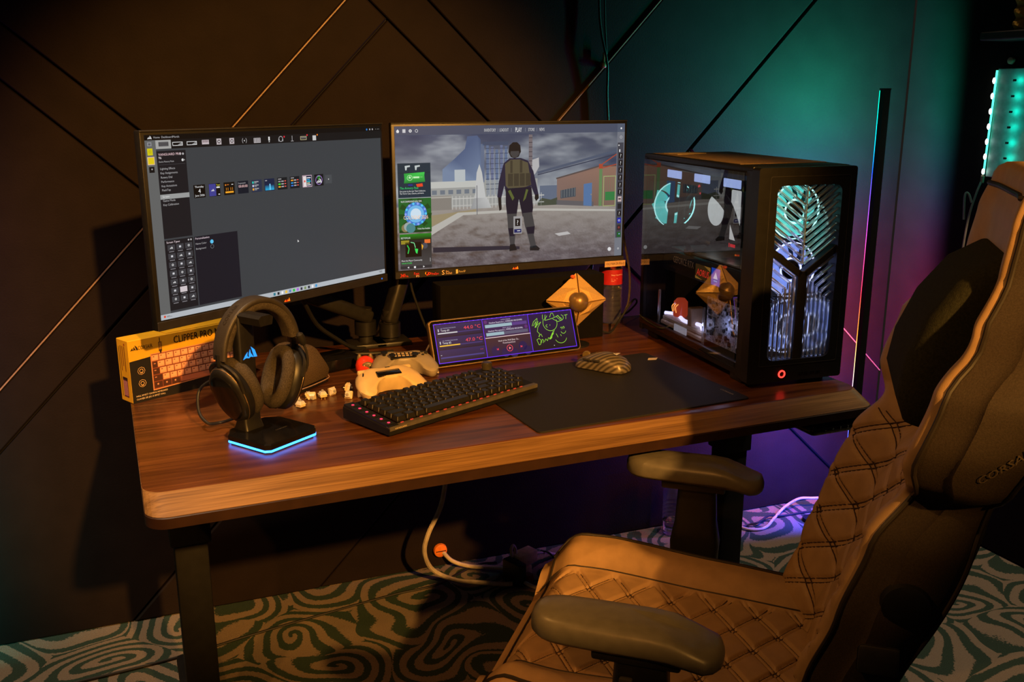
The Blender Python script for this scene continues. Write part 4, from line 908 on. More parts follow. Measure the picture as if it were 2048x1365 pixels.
bm = NB(); ring_faces(bm, [mring(y, w, h) for y, w, h in ((-.060, .012, .010), (-.056, .024, .020), (-.045, .030, .031), (-.025, .032, .039), (-.005, .031, .040), (.015, .029, .036), (.035, .0295, .029), (.050, .029, .022), (.058, .026, .016), (.061, .018, .010))]); shell = obj('shell', bm, M_mouse, ms, 50)
bm = NB(); box(bm, (0, .040, .0275), (.0012, .044, .003), .0004, 1, rot=Matrix.Rotation(-.30, 3, 'X')); obj('button_seam', bm, M_black, ms)
bm = NB(); lathe(bm, [(.004, -.0035), (.0095, -.0035), (.0105, -.002), (.0105, .002), (.0095, .0035), (.004, .0035)], 20, Matrix.Translation((0, .043, .024)) @ Matrix.Rotation(pi / 2, 4, 'Y')); obj('scroll_wheel', bm, mat('brass_wheel', (.5, .36, .14), .3, .8), ms)
for sy in (.004, .028):
    bm = NB(); box(bm, (-.0305, sy, .024), (.004, .019, .005), .0018, 2); obj('side_button', bm, M_dark, ms)
bm = NB(); box(bm, (0, 0, .0012), (.05, .1, .0024), .001, 1); obj('glide_base', bm, M_black, ms)
A = Art(.016, .016); sails(A, .5, .9, .8, rgb(225, 220, 215), 1); A.build('sail_logo', M_print, ms, (.008, -.022, .0402), (radians(90 + 6) * -1 + pi, 0, pi))
# ---- paper scrap on the mat
bm = NB(); ring_faces(bm, [[(x, y, z + .0006 * (x > 0)) for x, y in ((-.014, -.004), (.004, -.011), (.016, .002), (-.004, .009))] for z in (.0000, .0006)]); o = tag(obj('paper_scrap', bm, M_paper, None, 0), 'small torn paper scrap near the back of the mouse mat', 'paper'); o.location = (1.118, .378, DZ + .0032)

# ---- wide touch display
M_xf = mat('champagne_frame', (0.34, 0.24, 0.13), 0.32, 0.75)
xe = thing('touch_display', 'wide low touch display with purple border, temperature readings and a green doodle', 'display', (0.630, 0.482, DZ), radians(3.6))
XW, XH = .376, .108
R = Matrix.Rotation(radians(-22), 4, 'X')
def xp(pts, y): return [R @ Vector((x, y, z + .004)) + Vector((0, .006, .001)) for x, z in pts]
bm = NB(); ring_faces(bm, [xp(rrect(i, i, XW - i, XH - i, .010), y) for i, y in ((.0015, -.0005), (0, .001), (0, .012), (.004, .016))]); obj('frame', bm, M_xf, xe, 30)
bm = NB(); ring_faces(bm, [xp(rrect(i, i, XW - i, XH - i, .0085), y) for i, y in ((.003, .001), (.003, -.0009))]); gl = obj('front_glass', bm, M_gloss, xe, 30)
bm = NB(); ring_faces(bm, [[(x, y, z) for x, y in ((.05, .02), (XW - .05, .02), (XW - .05, .085), (.05, .085))] for z in (0, .006)]); obj('stand_foot', bm, M_black, xe)
bm = NB(); ring_faces(bm, [[(x, y, z) for x in (XW / 2 - .04, XW / 2 + .04) for y in ((.040, .055) if x < XW / 2 else (.055, .040))] for z in (.004, .075)]); obj('stand_neck', bm, M_black, xe)
A = Art(XW - .022, XH - .018)
PU = rgb(96, 40, 235); BG = rgb(18, 12, 44)
A.field(0, 0, 1, 1, 2, 2, lambda u, v: mixc(BG, rgb(10, 8, 24), u), 0)
A.frame(0, 0, 1, 1, .005, PU, 3); A.line([(.338, 0), (.336, 1)], .0045, PU, 3); A.line([(.670, 0), (.667, 1)], .0045, PU, 3)
for k in range(30): A.rect(.01 + k * .033, 0, .02 + k * .033, .014, rgb(140, 90, 255), 4)
RD = rgb(245, 70, 90)
for v, tx, nm, col, ln in ((.04, '44.0 °C', 'Temp #1', rgb(200, 200, 205), .157), (.355, '47.0 °C', 'Temp #2', rgb(235, 185, 60), .163)):
    A.vgrad(.015, v, .328, v + .285, rgb(34, 30, 84), rgb(20, 18, 56), 1)
    A.text(tx, .322, v + .165, .085, RD, 3, 'r', wu=.118); A.text(nm, .045, v + .165, .050, WHITE, 3, wu=.058); A.text('CPU TEMPERATURE SENSOR', .045, v + .10, .026, rgb(170, 170, 195), 3, wu=.105)
    A.rect(.026, v + .095, .033, v + .165, rgb(190, 190, 200), 3); A.rect(.022, v + .195, .318, v + .225, rgb(52, 46, 110), 2); A.rect(.022, v + .195, ln, v + .225, col, 3)
A.vgrad(.015, .67, .328, .93, rgb(34, 30, 84), rgb(20, 18, 56), 1); A.rect(.018, .845, .318, .880, rgb(60, 58, 130), 2); A.text('--', .315, .775, .06, rgb(225, 50, 70), 3, 'r', wu=.02); A.rect(.02, .79, .028, .80, WHITE, 3)
A.vgrad(.342, .015, .666, .495, rgb(44, 24, 86), rgb(52, 30, 72), 1)
A.text('OUTPUT DEVICE', .505, .085, .028, rgb(190, 180, 210), 3, 'c', wu=.07); A.text('Headset Earphone (...WIRELESS RECEIVER)', .505, .140, .038, rgb(225, 220, 235), 3, 'c', wu=.24); A.disc(.36, .09, .012, rgb(90, 40, 110), 3)
A.rect(.353, .165, .655, .245, rgb(84, 56, 130), 2); A.rect(.353, .165, .546, .245, rgb(150, 180, 190), 3)
A.text('INPUT DEVICE', .505, .300, .028, rgb(190, 180, 210), 3, 'c', wu=.06); A.text('Headset Microphone (...WIRELESS RECEIVER)', .495, .350, .038, rgb(225, 220, 235), 3, 'c', wu=.25); A.disc(.645, .31, .012, rgb(90, 40, 110), 3)
A.rect(.353, .375, .655, .455, rgb(86, 84, 110), 2); A.rect(.353, .375, .480, .455, rgb(150, 180, 190), 3)
A.rect(.342, .494, .668, .512, rgb(225, 200, 200), 4)
A.vgrad(.342, .512, .666, .985, rgb(62, 36, 46), rgb(24, 14, 60), 1)
for u, v, r in ((.40, .85, .045), (.47, .92, .05), (.60, .80, .05), (.63, .93, .05), (.53, .95, .04)): A.disc(u, v, min(r, .03), rgb(26, 18, 72), 2)
A.text('Howl of the Wolf (feat. Ca...', .505, .628, .042, rgb(235, 215, 215), 3, 'c', wu=.15); A.text('Powerhyanthesis', .505, .690, .042, rgb(225, 200, 205), 3, 'c', wu=.09)
A.disc(.503, .82, .022, RD, 3, 20, .0185); A.poly([(.498, .785), (.498, .855), (.512, .82)], rgb(255, 150, 150), 4)
for u, d in ((.417, -1), (.588, 1)): A.poly([(u - .006 * d, .785), (u - .006 * d, .845), (u + .006 * d, .815)], rgb(230, 60, 80), 3); A.rect(u + .006 * d - .001, .79, u + .006 * d + .001, .84, rgb(230, 60, 80), 3)
A.vgrad(.670, .015, .994, .985, rgb(28, 12, 66), rgb(10, 10, 22), 1)
GN = rgb(150, 225, 60)
def arc(cx, cy, r, a0, a1, n=14): return [(cx + r * cos(radians(a0 + (a1 - a0) * k / n)), cy + r * 3.93 * sin(radians(a0 + (a1 - a0) * k / n))) for k in range(n + 1)]
for l in (arc(.826, .30, .053, -20, 215), [(.780, .06), (.774, .18)], [(.800, .07), (.790, .21), (.812, .10)], [(.83, .15), (.845, .05), (.858, .05), (.865, .15)], [(.79, .22), (.83, .20), (.875, .16), (.895, .12), (.905, .20), (.921, .26), (.887, .29), (.85, .20)],
          [(.88, .15), (.91, .27)], [(.89, .13), (.92, .22)], arc(.915, .19, .018, -80, 90, 8), [(.941, .14), (.968, .13)], [(.955, .135), (.950, .25)], arc(.80, .37, .008, -60, -300, 8), [(.823, .34), (.822, .37)],
          [(.69, .33), (.705, .22), (.736, .14), (.73, .25), (.708, .375), (.735, .30), (.759, .246), (.73, .38), (.721, .486)], [(.70, .33), (.722, .22), (.715, .38), (.74, .22)], [(.721, .486), (.735, .55), (.728, .64)], [(.725, .62), (.745, .56), (.752, .64)],
          [(.718, .84), (.708, .70), (.725, .67), (.738, .72), (.730, .83), (.718, .84)], [(.735, .80), (.748, .70), (.757, .73), (.75, .80)], [(.760, .78), (.775, .70), (.785, .76), (.795, .68), (.812, .72), (.833, .57), (.82, .70), (.801, .726), (.84, .52)], [(.805, .72), (.84, .58)], [(.81, .73), (.85, .50)],
          arc(.888, .68, .046, 20, 155, 10), [(.858, .60), (.868, .70)], [(.89, .63), (.894, .68)], arc(.915, .54, .019, 10, 165, 8), [(.898, .467), (.904, .44), (.912, .47), (.905, .50)], [(.914, .46), (.922, .43), (.929, .46), (.920, .49)]):
    A.line(l, .0028, GN, 3)
A.disc(.83, .90, .003, rgb(200, 200, 200), 3, 8)
sc_ = A.build('screen', M_screen, gl); sc_.matrix_local = Matrix.Translation((0, .006, .001)) @ R @ Matrix.Translation((.011, -.0012, XH - .009 + .004))

# ---- black carton behind the touch display, faceted ornament, water bottle
bx = NB(); box(bx, (0.905, 0.652, DZ + .0815), (0.432, 0.062, 0.163), 0.003, 2); tag(obj('black_box', bx, mat('matt_black_card', (.0035, .0033, .0033), .9, spec=.15)), 'plain black box standing behind the touch display, under the right monitor', 'box')
M_gold = mat('gold_paint', (0.62, 0.40, 0.15), 0.42, 0.25, nscale=300, namt=.1)
orn = thing('faceted_ornament', 'faceted gold star ornament with pointed arms round a bronze ball', 'ornament', (1.019, 0.574, DZ), radians(-14))
OC = Vector((0, 0, .112))
bm = NB(); ball(bm, OC + Vector((0, -.020, 0)), .026, u=24, v=14); obj('centre_ball', bm, mat('bronze_ball', (.22, .14, .06), .35, .5), orn)
for k in range(8):
    sx, sy, sz = (1 if k & 1 else -1), (1 if k & 2 else -1), (1 if k & 4 else -1)
    g = .0015
    tips = [Vector((sx * .074, sy * g, sz * g)), Vector((sx * g, sy * .046, sz * g)), Vector((sx * g, sy * g, sz * .066))]
    mid = Vector((sx * .026, sy * .021, sz * .024)); inn = Vector((sx * g, sy * g, sz * g))
    e01 = Vector((sx * .037, sy * .022, sz * g)); e02 = Vector((sx * .038, sy * g, sz * .032)); e12 = Vector((sx * g, sy * .022, sz * .034))
    vs = [OC + v for v in (tips[0], e01, tips[1], e12, tips[2], e02, mid, inn)]
    bm = NB(); V = [bm.verts.new(v) for v in vs]
    for f in ((0, 1, 6, 5), (1, 2, 3, 6), (5, 6, 3, 4), (0, 5, 7), (5, 4, 7), (4, 3, 7), (3, 2, 7), (2, 1, 7), (1, 0, 7)): bm.faces.new([V[i] for i in f])
    obj('shell_piece', bm, M_gold, orn, 0)
bm = NB(); lathe(bm, [(.034, 0), (.034, .004), (.010, .010), (.008, .046), (.012, .050)], 20); obj('display_stand', bm, M_black, orn)
bm = NB(); ball(bm, OC + Vector((-.010, -.004, .0585)), .0065, (1, 1, .7), 10, 6); obj('red_lit_tip', bm, mat('red_lit_orange', (.8, .12, .02), .4), orn)  # red light on the tip, put in as a small orange ball

def plastic_mat(name, tint, rough=.06):
    if name in MATS: return MATS[name]
    m = bpy.data.materials.new(name); m.use_nodes = True; nt = m.node_tree; N = nt.nodes; L = nt.links; N.remove(N['Principled BSDF'])
    tr = N.new('ShaderNodeBsdfTransparent'); tr.inputs[0].default_value = (*tint, 1); gl = N.new('ShaderNodeBsdfGlossy'); gl.inputs['Roughness'].default_value = rough; gl.inputs[0].default_value = (1, 1, 1, 1)
    lw0 = N.new('ShaderNodeFresnel'); lw0.inputs[0].default_value = 1.5; ge = N.new('ShaderNodeNewGeometry'); lw = N.new('ShaderNodeMath'); lw.operation = 'MULTIPLY_ADD'; L.new(ge.outputs['Backfacing'], lw.inputs[0]); lw.inputs[1].default_value = -1.0; lw.use_clamp = True; L.new(lw0.outputs[0], lw.inputs[2]); mx = N.new('ShaderNodeMixShader'); df = N.new('ShaderNodeBsdfDiffuse'); df.inputs[0].default_value = (.8, .8, .8, 1); m0 = N.new('ShaderNodeMixShader'); m0.inputs[0].default_value = .035; L.new(tr.outputs[0], m0.inputs[1]); L.new(df.outputs[0], m0.inputs[2])
    nz = N.new('ShaderNodeTexNoise'); nz.inputs['Scale'].default_value = 30; bp = N.new('ShaderNodeBump'); bp.inputs['Strength'].default_value = .04; L.new(nz.outputs['Fac'], bp.inputs['Height']); L.new(bp.outputs['Normal'], gl.inputs['Normal'])
    L.new(lw.outputs[0], mx.inputs[0]); L.new(m0.outputs[0], mx.inputs[1]); L.new(gl.outputs[0], mx.inputs[2]); L.new(mx.outputs[0], N['Material Output'].inputs[0])
    MATS[name] = m; return m
M_pet = plastic_mat('clear_bottle_plastic', (.86, .86, .84))
M_water = mat('water', (.95, .95, .95), .02, trans=1.0, ior=1.33, namt=0)
def bottle(label, loc, labelled, h=.205, scale=1.0):
    t = thing('water_bottle', label, 'bottle', loc, .4); t.scale = (scale,) * 3
    prof = [(.012, .003), (.026, 0), (.0305, .004)]
    z = .01
    for k in range(7): prof += [(.0312, z), (.0312, z + .008), (.0296, z + .011), (.0296, z + .012)]; z += .0135
    prof += [(.0315, z + .002), (.0315, .150), (.029, .162), (.020, .182), (.0135, .190), (.0135, .197)]
    bm = NB(); lathe(bm, prof, 28, cap1=False); obj('bottle_body', bm, M_pet, t, 50)
    lvl = .095 if labelled else .045
    bm = NB(); lathe(bm, [(.010, .005), (.0255, .003), (.0292, .008)] + [(.0292, lvl)], 24); obj('water', bm, M_water, t, 50)
    if labelled:
        bm = NB(); n = 30; ring_faces(bm, [[(.0319 * cos(2 * pi * k / n), .0319 * sin(2 * pi * k / n), zz) for k in range(n)] for zz in (.108, .148)], True, False, False); lb = obj('red_label', bm, mat('red_paper', (.42, .012, .02), .5), t, 60)
        a0, a1 = radians(-58), radians(-22)
        bm = NB(); ring_faces(bm, [[(.0322 * cos(a0 + (a1 - a0) * k / 8), .0322 * sin(a0 + (a1 - a0) * k / 8), zz) for k in range(9)] for zz in (.108, .148)], False, False, False); obj('pale_label_edge', bm, mat('pale_paper', (.55, .38, .30), .6), lb, 60)
        def wrap(u, v, off): a = radians(-150) + u * radians(80); r = .0322 + off; return (r * cos(a), r * sin(a), .145 - v * .035)
        A = Art(.045, .035, wrap); A.text('Stay Hydrated', .12, .34, .10, rgb(240, 205, 205), 1, wu=.8)
        for k in range(3): A.rect(.12, .56 + k * .1, .5 - .1 * k, .585 + k * .1, rgb(230, 180, 180), 1)
        A.build('label_print', M_print, lb)
    bm = NB(); lathe(bm, [(.0148, .194), (.0152, .196), (.0152, .209), (.0135, .211)], 24); obj('cap', bm, mat('white_cap' if labelled else 'dark_cap', (.6, .58, .55) if labelled else (.05, .06, .05), .4), t)
    return t
bottle('clear water bottle with a red label on the desk between the ornament and the computer', (1.212, .752, DZ), True)
# ================================================================== computer tower (local: x along its front, y depth, z up)
pc = thing('computer_tower', 'black tower computer with a glass side and a chevron front grille lit from inside', 'computer', (1.182, 0.130, DZ), radians(-4.7))
CW, CD, CH = .229, .488, .455
M_case = mat('case_steel', (0.0085, 0.0085, 0.009), 0.42, bump=.08, bscale=700)
for fx in (.03, CW - .03):
    for fy in (.04, CD - .05):
        bm = NB(); box(bm, (fx, fy, .0095), (.036, .05, .019), .004, 2); obj('foot', bm, M_black, pc)
bm = NB(); box(bm, (CW / 2, CD / 2 + .004, .0265), (CW - .004, CD - .012, .015), .002, 1); obj('bottom_panel', bm, M_case, pc)
bm = NB(); box(bm, (CW / 2, CD / 2, CH - .006), (CW, CD, .012), .003, 2); top = obj('top_panel', bm, M_case, pc)
M_mesh = mat('top_mesh', (.26, .17, .09), .6, nscale=900, namt=.6, bump=.8, bscale=2200)
bm = NB(); box(bm, (CW / 2, CD / 2 + .02, CH + .0005), (CW - .02, CD - .09, .002), .0006, 1); obj('dust_filter', bm, M_mesh, top)
bm = NB(); box(bm, (CW - .003, CD / 2, CH / 2 + .01), (.006, CD - .02, CH - .04), .001, 1); obj('side_panel', bm, M_case, pc)
bm = NB(); box(bm, (CW / 2, CD - .004, CH / 2 + .01), (CW - .004, .008, CH - .04), .001, 1); obj('back_panel', bm, M_case, pc)
# glass side
def glass_mat():
    m = bpy.data.materials.new('tinted_glass'); m.use_nodes = True; nt = m.node_tree; N = nt.nodes; L = nt.links; N.remove(N['Principled BSDF'])
    tr = N.new('ShaderNodeBsdfTransparent'); tr.inputs[0].default_value = (.80, .82, .84, 1); gl = N.new('ShaderNodeBsdfGlossy'); gl.inputs['Roughness'].default_value = .015
    fr = N.new('ShaderNodeFresnel'); fr.inputs[0].default_value = 2.7; nz = N.new('ShaderNodeTexNoise'); nz.inputs['Scale'].default_value = 2.0; bp = N.new('ShaderNodeBump'); bp.inputs['Strength'].default_value = .01; L.new(nz.outputs['Fac'], bp.inputs['Height']); L.new(bp.outputs['Normal'], gl.inputs['Normal'])
    ge = N.new('ShaderNodeNewGeometry'); k = N.new('ShaderNodeMath'); k.operation = 'MULTIPLY_ADD'; k.use_clamp = True; k.inputs[1].default_value = -1.0; L.new(ge.outputs['Backfacing'], k.inputs[0]); L.new(fr.outputs[0], k.inputs[2]); mx = N.new('ShaderNodeMixShader'); L.new(k.outputs[0], mx.inputs[0]); L.new(tr.outputs[0], mx.inputs[1]); L.new(gl.outputs[0], mx.inputs[2]); L.new(mx.outputs[0], N['Material Output'].inputs[0])
    return m
M_glass = glass_mat()
bm = NB(); box(bm, (-.0015, CD / 2 + .010, CH / 2 + .010), (.003, CD - .030, CH - .045), .0006, 1); obj('glass_panel', bm, M_glass, pc)
for yy, ww in ((.012, .024), (CD - .008, .016)):
    bm = NB(); box(bm, (.006, yy, CH / 2 + .005), (.012, ww, CH - .020), .002, 1); obj('corner_post', bm, M_case, pc)
bm = NB(); box(bm, (.005, CD / 2, .040), (.010, CD - .02, .014), .002, 1); obj('lower_rail', bm, M_case, pc)
bm = NB(); box(bm, (.004, CD / 2, CH - .016), (.008, CD - .02, .010), .002, 1); obj('upper_rail', bm, M_dark, pc)
# front frame with window
wx0, wx1, wz0, wz1 = .044, .196, .056, .418
def ringplate(bm, outer, inner, y0, y1):
    n = len(outer); fs = []
    Vs = [[bm.verts.new((x, y, z)) for x, z in o] for y in (y0, y1) for o in (outer, inner)]
    for i in range(n):
        k = (i + 1) % n
        bm.faces.new((Vs[0][i], Vs[0][k], Vs[1][k], Vs[1][i])); bm.faces.new((Vs[2][i], Vs[3][i], Vs[3][k], Vs[2][k]))
        bm.faces.new((Vs[0][i], Vs[2][i], Vs[2][k], Vs[0][k])); bm.faces.new((Vs[1][i], Vs[1][k], Vs[3][k], Vs[3][i]))
bm = NB(); ringplate(bm, rrect(0, .010, CW, CH - .001, .006, 4), rrect(wx0, wz0, wx1, wz1, .016, 4), -.024, .002); ff = obj('front_frame', bm, M_case, pc, 30)
bm = NB(); ringplate(bm, rrect(.026, .045, CW - .014, CH - .018, .004, 2), rrect(.0275, .0465, CW - .0155, CH - .0195, .0035, 2), -.0245, -.0240); obj('frame_line', bm, M_dark, ff, 0)
bm = NB(); lathe(bm, [(.0055, -.0005), (.0085, -.0005), (.0085, .0010), (.0055, .0010)], 24, Matrix.Translation((.083, -.0245, .026)) @ Matrix.Rotation(pi / 2, 4, 'X'), False, False)
obj('power_ring', bm, mat('red_ring', (.3, .01, .01), .4, emit=(1.0, .03, .02), estr=4.0), ff)
for k in range(4):
    bm = NB(); box(bm, (.130 + k * .014, -.0243, .024), (.010, .001, .004)); obj('front_port', bm, M_gloss, ff)
# Y divider
yc_, xc_ = .236, .1205
M_y = M_case
def bar(bm, a, b, w, y0=-.020, y1=-.002):
    a, b = Vector((a[0], 0, a[1])), Vector((b[0], 0, b[1])); d = b - a; ang = atan2(d.z, d.x)
    box(bm, ((a.x + b.x) / 2, (y0 + y1) / 2, (a.z + b.z) / 2), (d.length, abs(y1 - y0), w), min(w, .004) * .3, 1, rot=Matrix.Rotation(-ang, 3, 'Y')); return bm
bm = NB(); bar(bm, (xc_, yc_ + .006), (xc_, wz0 - .004), .022); bar(bm, (xc_ - .004, yc_ - .002), (wx0 - .004, yc_ + .052), .014); bar(bm, (xc_ + .004, yc_ - .002), (wx1 + .004, yc_ + .052), .014); obj('y_divider', bm, M_y, ff, 0)
M_acr = mat('clear_acrylic', (.75, .80, .82), .12, trans=.85, ior=1.4, namt=.03)
sl = .70
for k in range(14):          # V-shaped bars above the divider
    z = yc_ + .020 + k * .0150
    for sg in (-1, 1):
        xe = wx0 if sg < 0 else wx1
        ze = z + abs(xe - xc_) * sl
        a = (xc_ + sg * .002, z); b = (xe, ze)
        if ze > wz1:
            t = (wz1 - z) / (ze - z)
            if t < .08: continue
            b = (a[0] + (b[0] - a[0]) * t, wz1)
        bm = NB(); bar(bm, a, b, .0044, -.018, -.008); obj('grille_bar', bm, M_acr, ff, 0)
bm = NB(); box(bm, (xc_, -.012, (yc_ + .02 + wz1) / 2), (.002, .008, wz1 - yc_ - .02)); obj('grille_spine', bm, mat('pale_spine', (.4, .45, .46), .3), ff)
for sg in (-1, 1):           # upright bars that bend outwards under the divider
    for k in range(6):
        x = xc_ + sg * (.0165 + k * .0108); zt = yc_ - .010 - k * .0115 + .004
        xe = wx0 if sg < 0 else wx1
        if abs(xe - xc_) < abs(x - xc_) + .001: continue
        bm = NB(); bar(bm, (x, wz0), (x, zt), .0050, -.018, -.008); bar(bm, (x, zt), (xe, zt + abs(xe - x) * sl), .0050, -.018, -.008); obj('grille_bar', bm, M_acr, ff, 0)
# fans
M_teal = mat('teal_fan', (.10, .35, .34), .4, emit=(.08, .58, .54), estr=.95); M_bluef = mat('blue_fan', (.15, .2, .4), .4, emit=(.20, .30, .85), estr=.8)
M_tring = mat('teal_ring', (.3, .6, .6), .4, emit=(.45, .95, .92), estr=1.3); M_bring = mat('white_blue_ring', (.4, .4, .6), .4, emit=(.55, .62, 1.0), estr=1.6)
def fan(name, c, axis, r, mb, mr):
    T = Matrix.Translation(c) @ (Matrix.Rotation(pi / 2, 4, 'X') if axis == 'y' else Matrix.Rotation(pi / 2, 4, 'Y') if axis == 'x' else Matrix.Identity(4))
    bm = NB(); prism(bm, [(x, y) for x, y in rrect(-r * 1.04, -r * 1.04, r * 1.04, r * 1.04, .006, 2)], -.013, -.011, T); f = obj(name, bm, M_black, pc)
    bm = NB(); lathe(bm, [(r * .97, .009), (r * 1.0, .009), (r * 1.0, .013), (r * .97, .013)], 32, T, False, False); obj('light_ring', bm, mr, f)
    bm = NB(); lathe(bm, [(r * .36, -.008), (r * .36, .010), (r * .33, .012), (.001, .0125)], 24, T); obj('hub', bm, M_black, f)
    bm = NB(); lathe(bm, [(r * .38, .0102), (r * .46, .0106)], 24, T, False, False); obj('hub_ring', bm, mr, f)
    for k in range(9):
        a0 = 2 * pi * k / 9; bm = NB(); pts = []
        rows = []
        for j in range(6):
            rr = r * (.36 + .60 * j / 5); sw = .35 * (j / 5) ** 1.3
            rows.append([T @ Vector((rr * cos(a0 + sw + da), rr * sin(a0 + sw + da), zz)) for da, zz in ((-.04, -.007), (.62, .007))])
        ring_faces(bm, rows, False, False, False); obj('blade', bm, mb, f, 60)
    return f
fan('top_front_fan', (.120, .034, .360), 'y', .058, M_teal, M_tring); fan('middle_front_fan', (.120, .034, .238), 'y', .058, M_bluef, M_bring); fan('bottom_front_fan', (.120, .034, .116), 'y', .058, M_bluef, M_bring)
fan('rear_fan', (.068, .462, .330), 'y', .056, M_teal, M_tring)
bm = NB(); box(bm, (.002 + .004, .476, .330), (.004, .006, .12)); obj('rear_light_bar', bm, M_tring, pc)
# mainboard, cooler, memory
M_pcb = mat('dark_board', (.012, .014, .014), .5, nscale=120, namt=.6)
bm = NB(); box(bm, (.205, .27, .295), (.004, .36, .27)); mbd = obj('mainboard', bm, M_pcb, pc)
random.seed(3)
for k in range(26):
    bm = NB(); w, h, d = random.uniform(.008, .04), random.uniform(.008, .03), random.uniform(.004, .02); box(bm, (.203 - d / 2, random.uniform(.12, .44), random.uniform(.18, .41)), (d, w, h), .001, 1); obj('board_component', bm, M_dark if k % 3 else M_black, mbd)
M_wlit = mat('white_lit_face', (.6, .6, .6), .4, emit=(.72, .72, .70), estr=.85)
bm = NB(); lathe(bm, [(.042, 0), (.042, .004), (.042, .018), (.040, .020)], 32, Matrix.Translation((.185, .418, .317)) @ Matrix.Rotation(-pi / 2, 4, 'Y')); pump = obj('cooler_pump', bm, M_dark, pc)
bm = NB(); lathe(bm, [(.038, .0202), (.038, .0215)], 32, Matrix.Translation((.185, .418, .317)) @ Matrix.Rotation(-pi / 2, 4, 'Y')); obj('pump_screen', bm, M_wlit, pump)
bm = NB(); box(bm, (.118, .250, .325), (.004, .040, .115), .002, 1); obj('lit_side_panel', bm, M_wlit, pc)
M_hose = mat('braided_hose', (.022, .024, .025), .6, nscale=900, namt=.5, bump=.5, bscale=1500)
for k, dz in enumerate((0, .020)):
    bm = NB(); tube(bm, [(.095, .46 - k * .02, .320 - dz), (.09, .42, .365 - dz), (.085, .36, .395 - dz), (.085, .30, .392 - dz), (.09, .235, .355 - dz), (.10, .20, .29 - dz)], .0065, 10); obj('hose', bm, M_hose, pc)
for k in range(2):
    bm = NB(); tube(bm, [(.040 + k * .026, .402, .420), (.038 + k * .026, .404, .36), (.034 + k * .026, .406, .290), (.036 + k * .020, .410, .270)], .0085, 10); obj('hose', bm, M_hose, pc)
bm = NB(); box(bm, (.046, .405, .280), (.055, .02, .022), .004, 1); obj('hose_clip', bm, M_dark, pc)
M_ram = mat('pale_blue_lit', (.4, .5, .8), .4, emit=(.42, .55, 1.0), estr=1.1)
for y in (.355, .225, .098):
    bm = NB(); box(bm, (.0135, y, .4135), (.003, .068, .018), .001, 1); obj('top_light', bm, M_ram, pc)
bm = NB(); box(bm, (.12, .26, .428), (.13, .40, .026), .003, 1); obj('radiator', bm, M_black, pc)
A = Art(.03, .012); A.rect(0, .1, .12, .9, rgb(235, 30, 40), 1); A.rect(.2, .2, .95, .8, rgb(235, 30, 40), 1); A.build('red_badge', attr_mat('badge_lit', .4, .9), pc, (.112, .262, .262), (0, 0, radians(-90)))
A = Art(.02, .03); A.disc(.4, .3, .3, rgb(235, 30, 40), 1); A.disc(.7, .75, .2, rgb(215, 30, 60), 1); A.build('red_badge', attr_mat('badge_lit'), pc, (.112, .42, .385), (0, 0, radians(-90)))
# graphics card
bm = NB(); box(bm, (.115, .245, .2025), (.17, .37, .052), .006, 2); gpu = obj('graphics_card', bm, mat('card_shroud', (.012, .012, .013), .35), pc)
bm = NB(); box(bm, (.12, .25, .2312), (.15, .33, .004), .001, 1); obj('card_backplate', bm, mat('silver_backplate', (.45, .48, .50), .3, .6), gpu)
A = Art(.37, .052)
A.text('GEFORCE RTX', .155, .50, .30, rgb(225, 215, 200), 1, 'l', wu=.27); A.disc(.12, .62, .035, rgb(28, 28, 28), 1, 16, .03)
A.build('card_print', M_print, gpu, (.0295, .43, .2285), (0, 0, radians(-90)))
A = Art(.11, .034); A.poly([(0, 0), (.62, .0), (.62, 1), (.0, 1)], rgb(60, 40, 14), 0); A.poly([(.35, 0), (.62, 0), (.62, .3)], rgb(150, 105, 40), 1); A.poly([(0, 1), (0, .8), (.3, 1)], rgb(150, 105, 40), 1)
A.text('AORUS', .05, .76, .46, rgb(250, 50, 40), 3, wu=.50, slant=.25); A.rect(.66, -.08, 1.0, 1.05, rgb(20, 70, 190), 1); A.poly([(.83, .15), (.74, .62), (.92, .62)], rgb(190, 215, 250), 2); A.rect(.76, .72, .90, .80, rgb(150, 190, 245), 2)
A.build('lit_badge', attr_mat('badge_lit2', .4, 1.0), pc, (.0285, .262, .2175), (0, 0, radians(-90)))
bm = NB(); tube(bm, [(.06, .26, .26), (.035, .285, .275), (.03, .31, .268), (.045, .325, .234)], .006, 8); obj('power_cable', bm, M_hose, pc)
bm = NB(); box(bm, (.045, .325, .232), (.014, .030, .014), .002, 1); obj('power_plug', bm, mat('tan_plug', (.25, .18, .12), .5), pc)
# lower chamber: lit display box with board and red lamp
bm = NB(); box(bm, (.125, .13, .165), (.19, .20, .004)); obj('shroud_top', bm, M_case, pc)
bm = NB(); box(bm, (.022, .105, .105), (.002, .165, .100)); bd = obj('lit_circuit_board', bm, mat('circuit_board', (.30, .34, .42), .5, nscale=260, namt=.9), pc)
random.seed(5)
for k in range(60):
    s_ = random.choice((.003, .004, .006, .010)); bm = NB(); box(bm, (.0205, random.uniform(.03, .18), random.uniform(.062, .150)), (.003, s_ * random.uniform(.6, 1.5), s_)); obj('chip', bm, M_black if k % 4 else M_dark, bd)
bm = NB(); box(bm, (.055, .30, .050), (.075, .21, .012), .003, 1); box(bm, (.055, .30, .062), (.070, .20, .012), .003, 1); tray = obj('lit_tray', bm, mat('pale_tray', (.45, .38, .30), .5), pc)
bm = NB(); tube(bm, [(.03, .405, .070), (.045, .37, .071), (.028, .30, .072), (.04, .25, .073), (.022, .205, .074)], .0045, 8); obj('light_tube', bm, mat('violet_white_tube', (.5, .5, .7), .4, emit=(.66, .62, 1.0), estr=2.4), tray)
